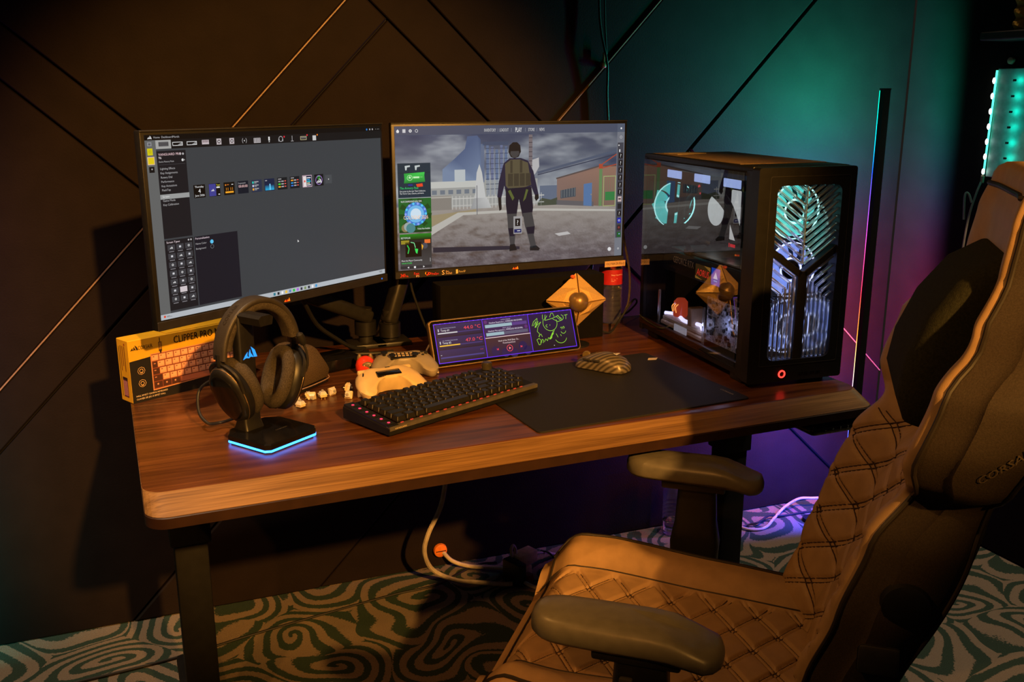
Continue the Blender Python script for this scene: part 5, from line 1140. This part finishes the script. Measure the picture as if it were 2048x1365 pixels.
bm = NB(); lathe(bm, [(.016, 0), (.018, .004), (.017, .036), (.010, .044)], 20, Matrix.Translation((.045, .355, .071))); lamp = obj('red_lamp', bm, mat('red_glass', (.25, .02, .01), .2, emit=(.8, .08, .03), estr=.5), tray)
bm = NB()
for k in range(3): tube(bm, [(.030 - .001, .365 - k * .009, .082), (.0255, .362 - k * .009, .096), (.030, .358 - k * .009, .104)], .0012, 6)
obj('filament', bm, mat('filament_glow', (.5, .2, .05), .4, emit=(1, .35, .08), estr=2.0), tray)
bm = NB(); box(bm, (.040, .270, .086), (.035, .018, .050), .002, 1); obj('tan_block', bm, mat('tan_block', (.30, .20, .13), .5), tray)
bm = NB(); box(bm, (.0165, .30, .052), (.002, .060, .016)); obj('name_plate', bm, mat('white_plate', (.6, .6, .65), .4, emit=(.5, .5, .62), estr=.5), tray)
for yy in (.415, .195):
    bm = NB(); box(bm, (.018, yy, .085), (.004, .006, .085)); obj('clear_post', bm, M_acr, pc)
bm = NB(); box(bm, (.13, .20, .110), (.15, .012, .10)); obj('dark_divider', bm, M_case, pc)
for k, (lx, ly, lz, e) in enumerate(((.008, .205, .085, .035), (.008, .090, .110, .03), (.008, .380, .095, .02))):     # the chamber's small violet-white diodes
    d = bpy.data.lights.new('tower_diode', 'POINT'); d.energy = e; d.color = (.62, .62, 1.0); d.shadow_soft_size = .004
    o = bpy.data.objects.new('tower_diode', d); COL.objects.link(o); o.parent = pc; o.location = (lx, ly, lz)
# paper slip on top
bm = NB(); box(bm, (0, 0, .0009), (.09, .05, .0018), .0004, 1); o = tag(obj('paper_slip', bm, mat('tan_card', (.5, .38, .22), .7)), 'pale card slip lying on top of the computer tower near its back edge', 'paper'); o.location = (1.285, .535, DZ + CH + .0015); o.rotation_euler = (0, 0, .15)
# ================================================================== gaming chair (local: +y is where the sitter faces, x to the sitter's right)
ch = thing('gaming_chair', 'tan and brown gaming chair with quilted seat, turned away from the desk at the right', 'chair', (0.752, -0.278, 0), radians(49.5))
M_tan = mat('tan_leatherette', (0.34, 0.215, 0.115), 0.5, nscale=40, namt=.10, bump=.12, bscale=700)
M_shell = mat('dark_brown_cloth', (0.032, 0.023, 0.018), 0.72, nscale=500, namt=.25, bump=.25, bscale=1100, spec=.3)
M_pipe = mat('dark_piping', (.016, .012, .010), .5)
M_armp = mat('arm_pad_black', (.095, .088, .074), .36, nscale=60, namt=.1, bump=.05)
def terp(tab, z):
    if z <= tab[0][0]: return tab[0][1]
    for (a, p), (b, q) in zip(tab[:-1], tab[1:]):
        if z <= b:
            t = (z - a) / (b - a); t = t * t * (3 - 2 * t) * .5 + t * .5; return p + (q - p) * t
    return tab[-1][1]
def sstep(a, b, x): t = max(0, min(1, (x - a) / (b - a))); return t * t * (3 - 2 * t)
def quilt(x, y, p=.104, q=.072, depth=.0062):
    """stitched diamond channels, each a double row"""
    a = x / p + y / q; b = x / p - y / q
    g = 0
    for t in (a, b):
        d = abs(t - round(t)) * .052
        g += math.exp(-((d - .0032) / .0018) ** 2) + math.exp(-(d / .0016) ** 2) * .2
    puff = (abs(sin(pi * a)) * abs(sin(pi * b))) ** .45
    return -depth * min(1.2, g) + .0030 * puff
def seat_pt(u, v):
    y = -.235 + v * .487
    hw = terp([(0, .225), (.35, .245), (.75, .275), (.93, .262), (1, .225)], v)
    au = abs(u)
    x = u * hw
    z = .485 + .030 * sstep(.52, .80, au) - .050 * sstep(.90, 1.0, au) ** 2
    z += .012 * v - .055 * sstep(.86, 1.0, v) ** 1.5
    if au < .60 and v < .97:
        z += quilt(x, y) * (1 - sstep(.54, .60, au)) * (1 - sstep(.90, .97, v))
    return (x, y, z)
def patch(u0, u1, v0, v1, nu, nv, fn):
    bm = NB(); V = [[bm.verts.new(fn(u0 + (u1 - u0) * a / nu, v0 + (v1 - v0) * b / nv)) for a in range(nu + 1)] for b in range(nv + 1)]
    for b in range(nv):
        for a in range(nu): bm.faces.new((V[b][a], V[b][a + 1], V[b + 1][a + 1], V[b + 1][a]))
    return bm
obj('seat_cushion', patch(-.60, .60, 0, 1, 150, 210, seat_pt), M_tan, ch, 80)
for a, b in ((-1, -.60), (.60, 1)): obj('seat_bolster', patch(a, b, 0, 1, 16, 48, seat_pt), M_tan, ch, 80)
# seat sides and underside
edge = [seat_pt(-1 + 2 * k / 24, 0) for k in range(25)] + [seat_pt(1, k / 30) for k in range(1, 31)] + [seat_pt(1 - 2 * k / 24, 1) for k in range(1, 25)] + [seat_pt(-1, 1 - k / 30) for k in range(1, 30)]
bm = NB(); ring_faces(bm, [edge, [(x * 1.01, y * 1.01, z - .022) for x, y, z in edge], [(x * .99, y * .99, .425) for x, y, z in edge], [(x * .88, y * .88, .405) for x, y, z in edge]], True, False, True); obj('seat_side', bm, M_tan, ch, 60)
for sg in (-1, 1):
    bm = NB(); tube(bm, [Vector(seat_pt(sg * .90, v / 20 * .97)) + Vector((0, 0, .0015)) for v in range(21)], .0030, 8, 2); obj('piping', bm, M_pipe, ch)
    bm = NB(); tube(bm, [Vector(seat_pt(sg * .60, v / 20 * .985)) + Vector((0, 0, .0002)) for v in range(21)], .0014, 6, 2); obj('piping', bm, M_pipe, ch)
bm = NB(); tube(bm, [Vector(seat_pt(-.9 + 1.8 * k / 20, .955)) + Vector((0, 0, .001)) for k in range(21)], .0026, 8, 2); obj('piping', bm, M_pipe, ch)
def stitch(fn, lo, hi, ok, name, off, p=.104, q=.072):
    bm = NB()
    for sg in (-1, 1):
        for k in range(-16, 17):
            for e in (-.062, .062):
                run = []
                for i in range(61):
                    t = lo + (hi - lo) * i / 60; x = (k + e - sg * t / q) * p
                    if ok(x, t): run.append(Vector(fn(x, t)) + off)
                    else:
                        if len(run) > 2: tube(bm, run, .0010, 4, 1, False)
                        run = []
                if len(run) > 2: tube(bm, run, .0010, 4, 1, False)
    return obj(name, bm, mat('brown_thread', (.045, .024, .012), .7), ch, 0)
def seat_hw(y): return terp([(0, .225), (.35, .245), (.75, .275), (.93, .262), (1, .225)], (y + .235) / .487)
stitch(lambda x, y: seat_pt(x / seat_hw(y), (y + .235) / .487), -.233, .215, lambda x, y: abs(x) < .57 * seat_hw(y), 'seat_stitching', Vector((0, 0, .0012)))
# ---- backrest
FE = [(.43, -.160), (.5, -.175), (.6, -.207), (.7, -.238), (.8, -.270), (.87, -.315), (.91, -.305), (1.0, -.330), (1.06, -.372), (1.12, -.400), (1.18, -.408), (1.24, -.425)]
HW = [(.43, .190), (.5, .225), (.6, .252), (.7, .262), (.8, .250), (.862, .232), (.885, .268), (.94, .284), (1.0, .280), (1.035, .255), (1.075, .195), (1.12, .160), (1.18, .152), (1.215, .142), (1.24, .105)]
FB = [(.43, -.270), (.5, -.320), (.6, -.365), (.8, -.437), (1.0, -.500), (1.1, -.492), (1.2, -.488), (1.24, -.462)]
DP = [(.43, .03), (.5, .055), (.8, .060), (.9, .075), (1.0, .075), (1.08, .040), (1.14, .015), (1.24, .004)]
def back_front(u, s):
    z = .43 + s * .788; hw = terp(HW, z); fe = terp(FE, z); d = terp(DP, z); au = abs(u)
    y = fe - d * (1 - sstep(.48, .86, au)) - .050 * sstep(.86, 1.0, au) ** 2
    x = u * hw
    if au < .93 and z < .86: y += quilt(x, z) * (1 - sstep(.84, .92, au)) * (1 - sstep(.83, .86, z))
    return (x, y, z)
obj('back_cushion', patch(-.60, .60, 0, 1, 120, 200, back_front), M_tan, ch, 80)
for a, b in ((-.93, -.60), (.60, .93)): obj('back_bolster', patch(a, b, 0, 1, 44, 200, back_front), M_tan, ch, 80)
for a, b in ((-1, -.93), (.93, 1)): obj('back_edge', patch(a, b, 0, 1, 6, 70, back_front), M_shell, ch, 80)
stitch(lambda x, z: back_front(x / terp(HW, z), (z - .43) / .788), .455, .845, lambda x, z: abs(x) < .86 * terp(HW, z), 'back_stitching', Vector((0, .0026, 0)))
def back_rear(u, s):
    z = .43 + s * .788; hw = terp(HW, z); fb = terp(FB, z); x0, y0, _ = back_front(1.0, s)
    if abs(u) > .8:
        t = (1 - abs(u)) / .2; yr = fb + .045
        return (math.copysign(hw * (1 + .012 * sin(pi * t)) - .012 * t * t, u), y0 + (yr - y0) * t, z)
    return (u / .8 * (hw - .012), fb + .045 * (abs(u) / .8) ** 2.2, z)
obj('back_shell', patch(-1, 1, 0, 1, 60, 70, back_rear), M_shell, ch, 80)
bm = NB(); loop = [back_front(-1 + 2 * k / 30, 1) for k in range(31)] + [back_rear(1 - 2 * k / 60, 1) for k in range(1, 60)]; cen = sum((Vector(p) for p in loop), Vector()) / len(loop); ring_faces(bm, [[cen + (Vector(p) - cen) * k + Vector((0, 0, dz)) for p in loop] for k, dz in ((1, 0), (.97, .010), (.86, .020), (.65, .027), (.3, .030))], True, False, True); obj('back_cap', bm, M_tan, ch, 60)
for sg in (-1, 1):
    bm = NB(); tube(bm, [Vector(back_front(sg * .93, k / 60)) + Vector((0, .0015, 0)) for k in range(61)], .0034, 8, 1); obj('piping', bm, M_pipe, ch)
    bm = NB(); tube(bm, [Vector(back_rear(sg * .80, k / 60)) + Vector((sg * .002, 0, 0)) for k in range(61)], .0030, 8, 1); obj('piping', bm, M_pipe, ch)
bm = NB(); tube(bm, [Vector(back_front(-.93 + 1.86 * k / 16, .992)) + Vector((0, .001, .002)) for k in range(17)], .0034, 8, 1); obj('piping', bm, M_pipe, ch)
# lettering embroidered on the side of the shell, near the sitter's left shoulder
A = Art(.10, .016); A.text('CORSAIR', .5, .9, .8, rgb(86, 75, 62), 1, 'c', wu=.96)
em = A.build('embroidery', M_print, ch)
for v in em.data.vertices:
    # runs rearwards and up along the side panel
    s0 = .62 + (v.co.x / .10) * .060 + v.co.z * .9; t = .30 + (v.co.x / .10) * .52 - v.co.z * 6
    p = Vector(back_rear(-(1 - .2 * min(1, max(0, t))), s0)); v.co = p + Vector((-.0025, 0, 0))
# neck pillow
M_pil = mat('black_green_plush', (.020, .021, .014), .9, nscale=300, namt=.3, bump=.4, bscale=900, spec=.15)
bm = NB(); rings = []
for z, w, d, yo in ((.885, .115, .035, .012), (.895, .135, .060, .010), (.93, .145, .080, .006), (.98, .142, .088, .0), (1.04, .136, .085, -.006), (1.09, .130, .070, -.012), (1.115, .118, .045, -.016), (1.12, .10, .025, -.018)):
    yb = -.400 - (z - .9) * .22 + yo; z += .022; w *= .86; d *= 1.22
    rings.append([(x, yb + y, z) for x, y in rrect(-w, 0, w, d, min(.03, d * .45), 4)])
ring_faces(bm, rings); obj('neck_pillow', bm, M_pil, ch, 80)
# ---- armrests
for sg in (-1, 1):
    bm = NB()
    P = [(-.040, -.110), (-.043, -.04), (-.042, .05), (-.038, .095), (-.022, .116), (.0, .121), (.022, .116), (.038, .095), (.042, .05), (.043, -.04), (.040, -.110), (.022, -.128), (-.022, -.128)]
    P = [(p.x, p.y) for p in catmull([(x, y, 0) for x, y in P] + [(P[0][0], P[0][1], 0)], 3)][:-1]
    def arm_ring(k, z): return [(sg * .290 + x * k, (.012 if sg < 0 else -.004) + y * (1 - (1 - k) * .35), z - (.020 * sstep(.05, .128, -y) if z > .655 else .012 * sstep(.05, .128, -y)) + .002 * (1 - (x / .043) ** 2)) for x, y in P]
    ring_faces(bm, [arm_ring(.90, .648), arm_ring(1.0, .654), arm_ring(1.0, .668), arm_ring(.93, .6775), arm_ring(.75, .682), arm_ring(.4, .6835)]); obj('arm_pad', bm, M_armp, ch, 70)
    bm = NB(); box(bm, (sg * .290, -.01, .640), (.062, .115, .018), .004, 2); obj('pad_mount', bm, M_black, ch)
    bm = NB(); ring_faces(bm, [[(sg * .294 + x, -.015 + y, z) for x, y in rrect(-a, -b, a, b, .012, 3)] for a, b, z in ((.020, .034, .405), (.024, .042, .46), (.026, .045, .52), (.023, .038, .56), (.021, .034, .635))]); obj('arm_post', bm, M_black, ch, 50)
    bm = NB(); ring_faces(bm, [[(sg * x, -.015 + y, z) for y, z in ((-.035, .385), (.035, .385), (.035, .412), (-.035, .412))] for x in (.05, .20, .30)]); obj('arm_bracket', bm, M_steel, ch, 20)
    bm = NB(); box(bm, (sg * .323, .0, .60), (.008, .018, .030), .003, 2); obj('height_button', bm, M_dark, ch)
# recline joint and lever on both sides
for sg in (-1, 1):
    bm = NB(); lathe(bm, [(.028, 0), (.031, .005), (.028, .014), (.016, .018)], 24, Matrix.Translation((sg * .247, -.325, .735)) @ Matrix.Rotation(sg * pi / 2, 4, 'Y')); obj('recline_cover', bm, M_black, ch)
bm = NB(); box(bm, (-.262, -.300, .660), (.010, .050, .040), .006, 2); obj('recline_lever', bm, M_dark, ch)
# under-frame: tilt box, gas lift, star base with castors
bm = NB(); box(bm, (0, 0, .385), (.22, .26, .04), .008, 2); obj('tilt_box', bm, M_steel, ch)
bm = NB(); cyl(bm, (0, 0, .13), (0, 0, .37), .025, n=20); cyl(bm, (0, 0, .11), (0, 0, .25), .032, n=20); obj('gas_lift', bm, M_black, ch)
for k in range(5):
    a = 2 * pi * k / 5 + .35; d = Vector((cos(a), sin(a), 0)); nrm = Vector((-d.y, d.x, 0))
    bm = NB(); ring_faces(bm, [[d * r + nrm * x + Vector((0, 0, z0 + z)) for x, z in rrect(-w, -h, w, h, h * .4, 2)] for r, w, h, z0 in ((.02, .032, .025, .125), (.12, .026, .020, .112), (.31, .018, .012, .085))]); obj('base_leg', bm, M_steel, ch, 40)
    bm = NB(); c = d * .305
    for o_ in (-.013, .013): lathe(bm, [(.010, -.008), (.029, -.008), (.030, -.006), (.030, .006), (.029, .008), (.010, .008)], 18, Matrix.Translation(c + nrm * o_ + Vector((0, 0, .030))) @ Matrix.Rotation(a, 4, 'Z') @ Matrix.Rotation(pi / 2, 4, 'X'))
    cs_ = obj('castor', bm, M_black, ch)
    bm = NB(); cyl(bm, c + Vector((0, 0, .03)), c + Vector((0, 0, .082)), .006, n=10); obj('castor_stem', bm, M_steel, cs_)
# ================================================================== lit bars, wall fittings, floor things, cables
def hue_strip_mat(name, stops, estr):
    m = bpy.data.materials.new(name); m.use_nodes = True; nt = m.node_tree; N = nt.nodes; L = nt.links; b = N['Principled BSDF']
    tc = N.new('ShaderNodeTexCoord'); sp = N.new('ShaderNodeSeparateXYZ'); L.new(tc.outputs['Generated'], sp.inputs[0]); r = N.new('ShaderNodeValToRGB')
    e = r.color_ramp.elements
    while len(e) < len(stops): e.new(.5)
    for el, (p, c) in zip(e, stops): el.position = p; el.color = (*c, 1)
    L.new(sp.outputs['Z'], r.inputs['Fac']); L.new(r.outputs['Color'], b.inputs['Emission Color']); b.inputs['Emission Strength'].default_value = estr; b.inputs['Base Color'].default_value = (.02, .02, .02, 1)
    return m
GRN = (.0, .75, .38); CYN = (.0, .55, .75); BLU = (.006, .06, 1.0); VIO = (.25, .06, .75); PNK = (.75, .05, .30); REDc = (.9, .03, .05); ORG = (1.0, .28, .02); YLW = (.9, .65, .25)
def light_bar(label, loc, h, face, mats, z0=.02):
    t = thing('light_bar', label, 'floor lamp', loc, face)
    bm = NB(); ring_faces(bm, [[(x, y, z) for x, y in rrect(-.14, -.06, .06, .06, .02, 3)] for z in (0, .012)]); obj('foot_plate', bm, M_steel, t)
    bm = NB(); prism(bm, [(-.006, -.011), (.011, -.011), (.011, .011), (-.006, .011), (-.006, .009), (.009, .009), (.009, -.009), (-.006, -.009)], z0 - .008, h); obj('profile', bm, M_black, t, 0)
    bm = NB(); box(bm, (-.0050, 0, (z0 + h) / 2), (.013, .017, h - z0 - .004)); obj('light_strip', bm, mats, t, 0)
    bm = NB(); box(bm, (.002, 0, h + .002), (.022, .024, .004), .001, 1); obj('end_cap', bm, M_black, t)
    return t
def bar_lamps(t, h, face, cols, power):
    # the lamp's own light-emitting diodes, thrown at the wall behind it
    n = len(cols)
    for k, c in enumerate(cols):
        w = c[3] if len(c) > 3 else 1.0; c = c[:3]
        d = bpy.data.lights.new('light_bar_diode', 'SPOT'); d.energy = power * w; d.color = c; d.shadow_soft_size = .012; d.spot_size = radians(177); d.spot_blend = .35
        o = bpy.data.objects.new('light_bar_diode', d); COL.objects.link(o); o.parent = t; o.location = (-.020, 0, .06 + (h - .09) * k / (n - 1)); o.rotation_euler = (0, radians(90), 0)
M_rain = hue_strip_mat('rainbow_leds', [(0, VIO), (.10, BLU), (.22, BLU), (.31, (.5, .4, .9)), (.40, YLW), (.47, ORG), (.56, REDc), (.66, PNK), (.75, VIO), (.83, BLU), (.90, CYN), (.97, GRN), (1, GRN)], 3.0)
t = light_bar('tall thin black light bar in the corner, glowing in rainbow colours', (2.020, .675, 0), 1.347, radians(-93), M_rain)
bar_lamps(t, 1.347, 0, [(*BLU, .25), (*BLU, .6), (*BLU, 1.4), BLU, VIO, ORG, (*REDc, .9), (*REDc, 1.3), (*REDc, 1.3), PNK, VIO, BLU, BLU, (*CYN, 1.3), (*GRN, 1.8), (*GRN, 2.2)], 8.5)
M_rain2 = hue_strip_mat('teal_violet_leds', [(0, GRN), (.25, (.0, .5, .45)), (.45, (.0, .35, .5)), (.62, (.10, .05, .5)), (.8, (.22, .04, .5)), (1, (.12, .02, .3))], 3.0)
t = light_bar('second light bar beyond the left edge of the view, tinting the wall teal and violet', (-.50, .85, 0), 1.347, radians(-90), M_rain2)
bar_lamps(t, 1.347, 0, [(.0, .6, .5), (.0, .7, .6), (.0, .7, .6), (.0, .5, .7), (.05, .1, .6), (.2, .04, .6), (.3, .03, .6), (.25, .02, .5), (.1, .01, .3)], 0.9)
# teal strip on the right wall with its hanging lead
M_tl = mat('teal_led_tape', (.1, .5, .45), .4, emit=(.05, .95, .70), estr=7.0)
ts = thing('led_panel', 'teal-lit light panel hanging on the right wall, light strip down its edge', 'light', (2.325, .30, 0))
bm = NB(); box(bm, (.012, .13, 1.255), (.010, .30, .30), .002, 1); obj('panel', bm, mat('panel_teal_grey', (.30, .42, .40), .5), ts)
bm = NB(); tube(bm, [(.002, .282, 1.112), (.002, .280, 1.25), (.002, .278, 1.400)], .0028, 8, 3); tp = obj('light_strip', bm, mat('teal_tape', (.1, .5, .45), .4, emit=(.10, .90, .62), estr=1.6), ts)
for k in range(7):
    bm = NB(); z = 1.120 + k * .042; ball(bm, (-.001, .2815, z), .0042, (1, 1, 2.0), 8, 6); obj('led', bm, mat('hot_led', (.8, .9, .9), .4, emit=(.95, 1.0, .98), estr=6.0), tp)
    bm = NB(); box(bm, (-.012, .205, z), (.004, .010, .006), .001, 1); obj('led', bm, mat('dark_diode', (.02, .03, .03), .4), ts)
    d = bpy.data.lights.new('panel_diode', 'POINT'); d.energy = .016; d.color = (.0, .95, .72); d.shadow_soft_size = .003
    o = bpy.data.objects.new('panel_diode', d); COL.objects.link(o); o.parent = ts; o.location = (-.006, .205, z)
bm = NB(); box(bm, (.0, .282, 1.098), (.008, .010, .022), .002, 1); obj('strip_end', bm, mat('tan_clip', (.45, .33, .2), .5), ts)
c1 = NB(); tube(c1, [(2.322, .583, 1.09), (2.318, .590, 1.06), (2.312, .600, 1.0), (2.308, .604, .93), (2.312, .61, .86), (2.320, .612, .80)], .0030, 8); tube(c1, [(2.312, .598, 1.03), (2.305, .606, 1.055), (2.298, .612, 1.05), (2.300, .608, .98)], .0030, 8)
tag(obj('cable', c1, M_cable_w), 'cream cable tied in a loop, hanging below the teal-lit panel', 'cable')
bm = NB(); lathe(bm, [(.008, 0), (.010, .003), (.009, .012), (.003, .014)], 16, Matrix.Rotation(-pi / 2, 4, 'Y')); o = tag(obj('coat_knob', bm, mat('tan_knob', (.45, .33, .2), .5)), 'small round tan knob on the right wall just above the teal-lit panel', 'knob'); o.location = (2.345, .545, 1.425)
# amber pyramid foam above
fo = thing('acoustic_foam', 'amber pyramid foam block at the top right corner on a dark ledge', 'acoustic foam', (2.345, .46, 1.50))
M_foam = mat('amber_foam', (.55, .33, .06), .9, nscale=200, bump=.3)
bm = NB(); box(bm, (-.06, .0, -.013), (.12, .20, .022), .003, 1); obj('ledge', bm, M_dark, fo)
bm = NB(); box(bm, (-.012, .0, .115), (.022, .15, .224), .001, 1); obj('foam_back', bm, M_foam, fo)
for r in range(7):
    for c in range(4):
        bm = NB(); y, z = -.056 + c * .0375, .020 + r * .032
        ring_faces(bm, [[(-.022, y - .018, z - .0155), (-.022, y + .018, z - .0155), (-.022, y + .018, z + .0155), (-.022, y - .018, z + .0155)], [(-.050, y - .003, z - .003), (-.050, y + .003, z - .003), (-.050, y + .003, z + .003), (-.050, y - .003, z + .003)]]); obj('foam_pyramid', bm, M_foam, fo, 0)
# ---- cable and hook on the back wall
c1 = NB(); y = .932; tube(c1, [(1.245, y, 2.2), (1.250, y, 1.8), (1.254, y, 1.58), (1.262, y, 1.50), (1.276, y - .005, 1.435), (1.282, y - .004, 1.40), (1.285, y, 1.33), (1.292, y, 1.24), (1.30, y, 1.10), (1.25, y - .02, .95), (1.20, y - .08, .80), (1.17, y - .12, .765)], .0035, 8); tube(c1, [(1.262, y, 2.2), (1.266, y, 1.8), (1.272, y, 1.55), (1.278, y - .004, 1.44)], .0025, 6)
tag(obj('cable', c1, M_cable_b), 'black cable hanging down the panelled wall behind the right monitor', 'cable')
bm = NB(); lathe(bm, [(.006, 0), (.008, .004), (.008, .016), (.005, .018)], 14, Matrix.Rotation(pi / 2, 4, 'X')); box(bm, (0, -.012, .018), (.006, .006, .030), .002, 1); o = tag(obj('wall_hook', bm, mat('brass_hook', (.25, .16, .06), .4, .5)), 'small brass hook holding the hanging cable on the panelled wall', 'hook'); o.location = (1.277, .953, 1.412)
# ---- cables on the desk
def cable(label, pts, r, m, n=8, sub=6):
    b = NB(); tube(b, pts, r, n, sub); return tag(obj('cable', b, m), label, 'cable')
cable('cream cable running across the desk from behind the touch display to the controllers', [(.74, .585, .7435), (.655, .560, .744), (.60, .565, .744), (.575, .585, .7435), (.545, .60, .7435), (.515, .585, .7435)], .0026, M_cable_w)
cable('cream cable looping up behind the touch display\'s left end', [(.735, .60, .80), (.66, .575, .79), (.628, .552, .765), (.625, .535, .746), (.635, .50, .7435), (.628, .465, .7435)], .0022, M_cable_w)
cable('thin black cable curving past the desk bottle to the black box', [(1.12, .632, .752), (1.15, .635, .746), (1.19, .66, .770), (1.235, .672, .815), (1.262, .70, .80), (1.268, .76, .76), (1.262, .80, .745)], .0026, M_cable_b)
cable('pale cable dropping between the right monitor and the computer', [(1.235, .742, 1.02), (1.240, .735, .96), (1.252, .725, .88), (1.258, .735, .80), (1.262, .775, .7435)], .0030, M_cable_w)
cable('thick black cable sagging from behind the left monitor to the desk', [(.330, .575, .985), (.370, .62, .90), (.405, .655, .832), (.450, .68, .790), (.495, .70, .757), (.53, .715, .747)], .0050, M_cable_b)
cable('black cable slanting down behind the right monitor\'s left end', [(.66, .745, .985), (.655, .745, .90), (.672, .742, .83), (.70, .735, .76), (.74, .735, .7445)], .0030, M_cable_b)
cb = NB(); tube(cb, [(.36, .64, .7475), (.40, .66, .752), (.45, .68, .7475), (.50, .665, .749), (.54, .66, .7475), (.585, .668, .7455)], .0045, 8); tube(cb, [(.37, .67, .7465), (.43, .645, .7545), (.49, .66, .746), (.53, .69, .7465)], .0040, 8); tube(cb, [(.41, .70, .7465), (.45, .665, .758), (.49, .685, .7475), (.52, .705, .7465)], .0040, 8)
tag(obj('cable', cb, M_cable_b), 'tangle of black cables at the foot of the monitor stands', 'cable')
bm = NB(); ring_faces(bm, [[(x, y, z) for x, y in rrect(-a, -b, a, b, .012, 3)] for a, b, z in ((.055, .035, 0), (.060, .038, .006), (.056, .035, .026), (.045, .026, .032))]); o = tag(obj('usb_dock', bm, M_gloss), 'low black dock among the cables behind the cloth speaker', 'dock'); o.location = (.425, .605, DZ); o.rotation_euler = (0, 0, .3)
# ---- under the desk
cable('thick cream power lead hanging from under the desk to the floor adapter', [(.752, .50, .70), (.750, .55, .60), (.748, .68, .46), (.742, .745, .385), (.725, .755, .29), (.690, .760, .215), (.685, .78, .15), (.72, .82, .075), (.79, .84, .020), (.85, .82, .010), (.905, .785, .010), (.935, .77, .012)], .0065, M_cable_w)
cable('cream lead running along the floor from the orange wall gland to the adapter', [(.795, .955, .050), (.815, .93, .030), (.86, .915, .012), (.91, .89, .010), (.955, .86, .012)], .0060, M_cable_w)
og = thing('cable_gland', 'small bright orange cable gland low on the wall under the desk', 'cable gland', (.788, .9635, .056))
bm = NB(); lathe(bm, [(.020, 0), (.021, .004), (.019, .010), (.012, .013)], 20, Matrix.Rotation(pi / 2, 4, 'X')); obj('dome', bm, mat('orange_plastic', (.75, .20, .03), .3), og)
bm = NB(); box(bm, (0, -.012, 0), (.030, .004, .003), .001, 1); obj('slot', bm, M_black, og)
ad = thing('power_adapter', 'block of pale plugs and a black socket strip on the carpet under the desk', 'power adapter', (.975, .815, 0), radians(20))
bm = NB(); box(bm, (-.030, -.012, .034), (.030, .070, .068), .005, 2); obj('black_socket', bm, M_black, ad)
bm = NB(); box(bm, (.022, .004, .056), (.072, .040, .036), .003, 2); obj('pale_plug', bm, mat('beige_plug', (.60, .44, .28), .5), ad)
bm = NB(); box(bm, (.012, .000, .018), (.044, .036, .034), .003, 2); obj('pale_plug', bm, mat('beige_plug'  , (.60, .44, .28)), ad)
bm = NB(); tube(bm, [(-.018, .01, .068), (-.020, .012, .088), (-.010, .016, .098), (-.002, .014, .086), (-.004, .01, .070)], .0045, 8); obj('lead_loop', bm, M_cable_w, ad)
bm = NB(); ring_faces(bm, [[(-.004 + x, -.042 + y, z) for x, y in rrect(-a, -.010, a, .010, .004, 2)] for a, z in ((.014, 0), (.016, .012), (.010, .030))]); obj('red_tie', bm, mat('dark_red', (.18, .02, .02), .5), ad)
cable('thin white lead leaving the pale plug towards the chair', [(1.033, .838, .055), (1.06, .85, .045), (1.09, .868, .030), (1.13, .885, .010), (1.18, .89, .006), (1.24, .87, .006)], .0042, M_cable_w)
cable('cream lead curling forward from the adapter under the chair arm', [(.965, .775, .012), (.985, .735, .010), (1.02, .70, .008), (1.06, .69, .008)], .0055, M_cable_w)
cable('long thin black cable trailing across the carpet from the left to the adapter', [(-.75, .72, .005), (-.30, .745, .005), (.02, .765, .005), (.23, .80, .005), (.46, .835, .005), (.62, .855, .005), (.74, .86, .005), (.84, .905, .006), (.90, .925, .006), (.945, .91, .008)], .0032, M_cable_b)
cable('black lead looping from the adapter back towards the seat', [(.985, .775, .012), (1.03, .76, .006), (1.08, .775, .006), (1.095, .81, .020), (1.085, .845, .040), (1.06, .855, .050)], .0030, M_cable_b)
cable('white cable curving over the carpet to the right of the desk leg', [(1.60, .875, .006), (1.728, .848, .006), (1.765, .806, .006), (1.816, .799, .006), (1.891, .848, .006), (1.958, .880, .020), (2.026, .895, .030), (2.075, .880, .030), (2.20, .86, .020), (2.30, .84, .006)], .0045, M_cable_w)
cable('black cable wriggling over the carpet beside the white one', [(1.66, .83, .005), (1.728, .823, .005), (1.772, .838, .005), (1.809, .826, .014), (1.873, .853, .014), (1.923, .852, .005), (2.039, .842, .005), (2.18, .80, .005)], .0035, M_cable_b)
bottle('clear half-empty bottle with a dark cap on the carpet behind the chair', (1.530, .893, 0), False)
bottle('second clear bottle on the carpet, mostly hidden behind the chair\'s far arm', (1.605, .885, 0), False)
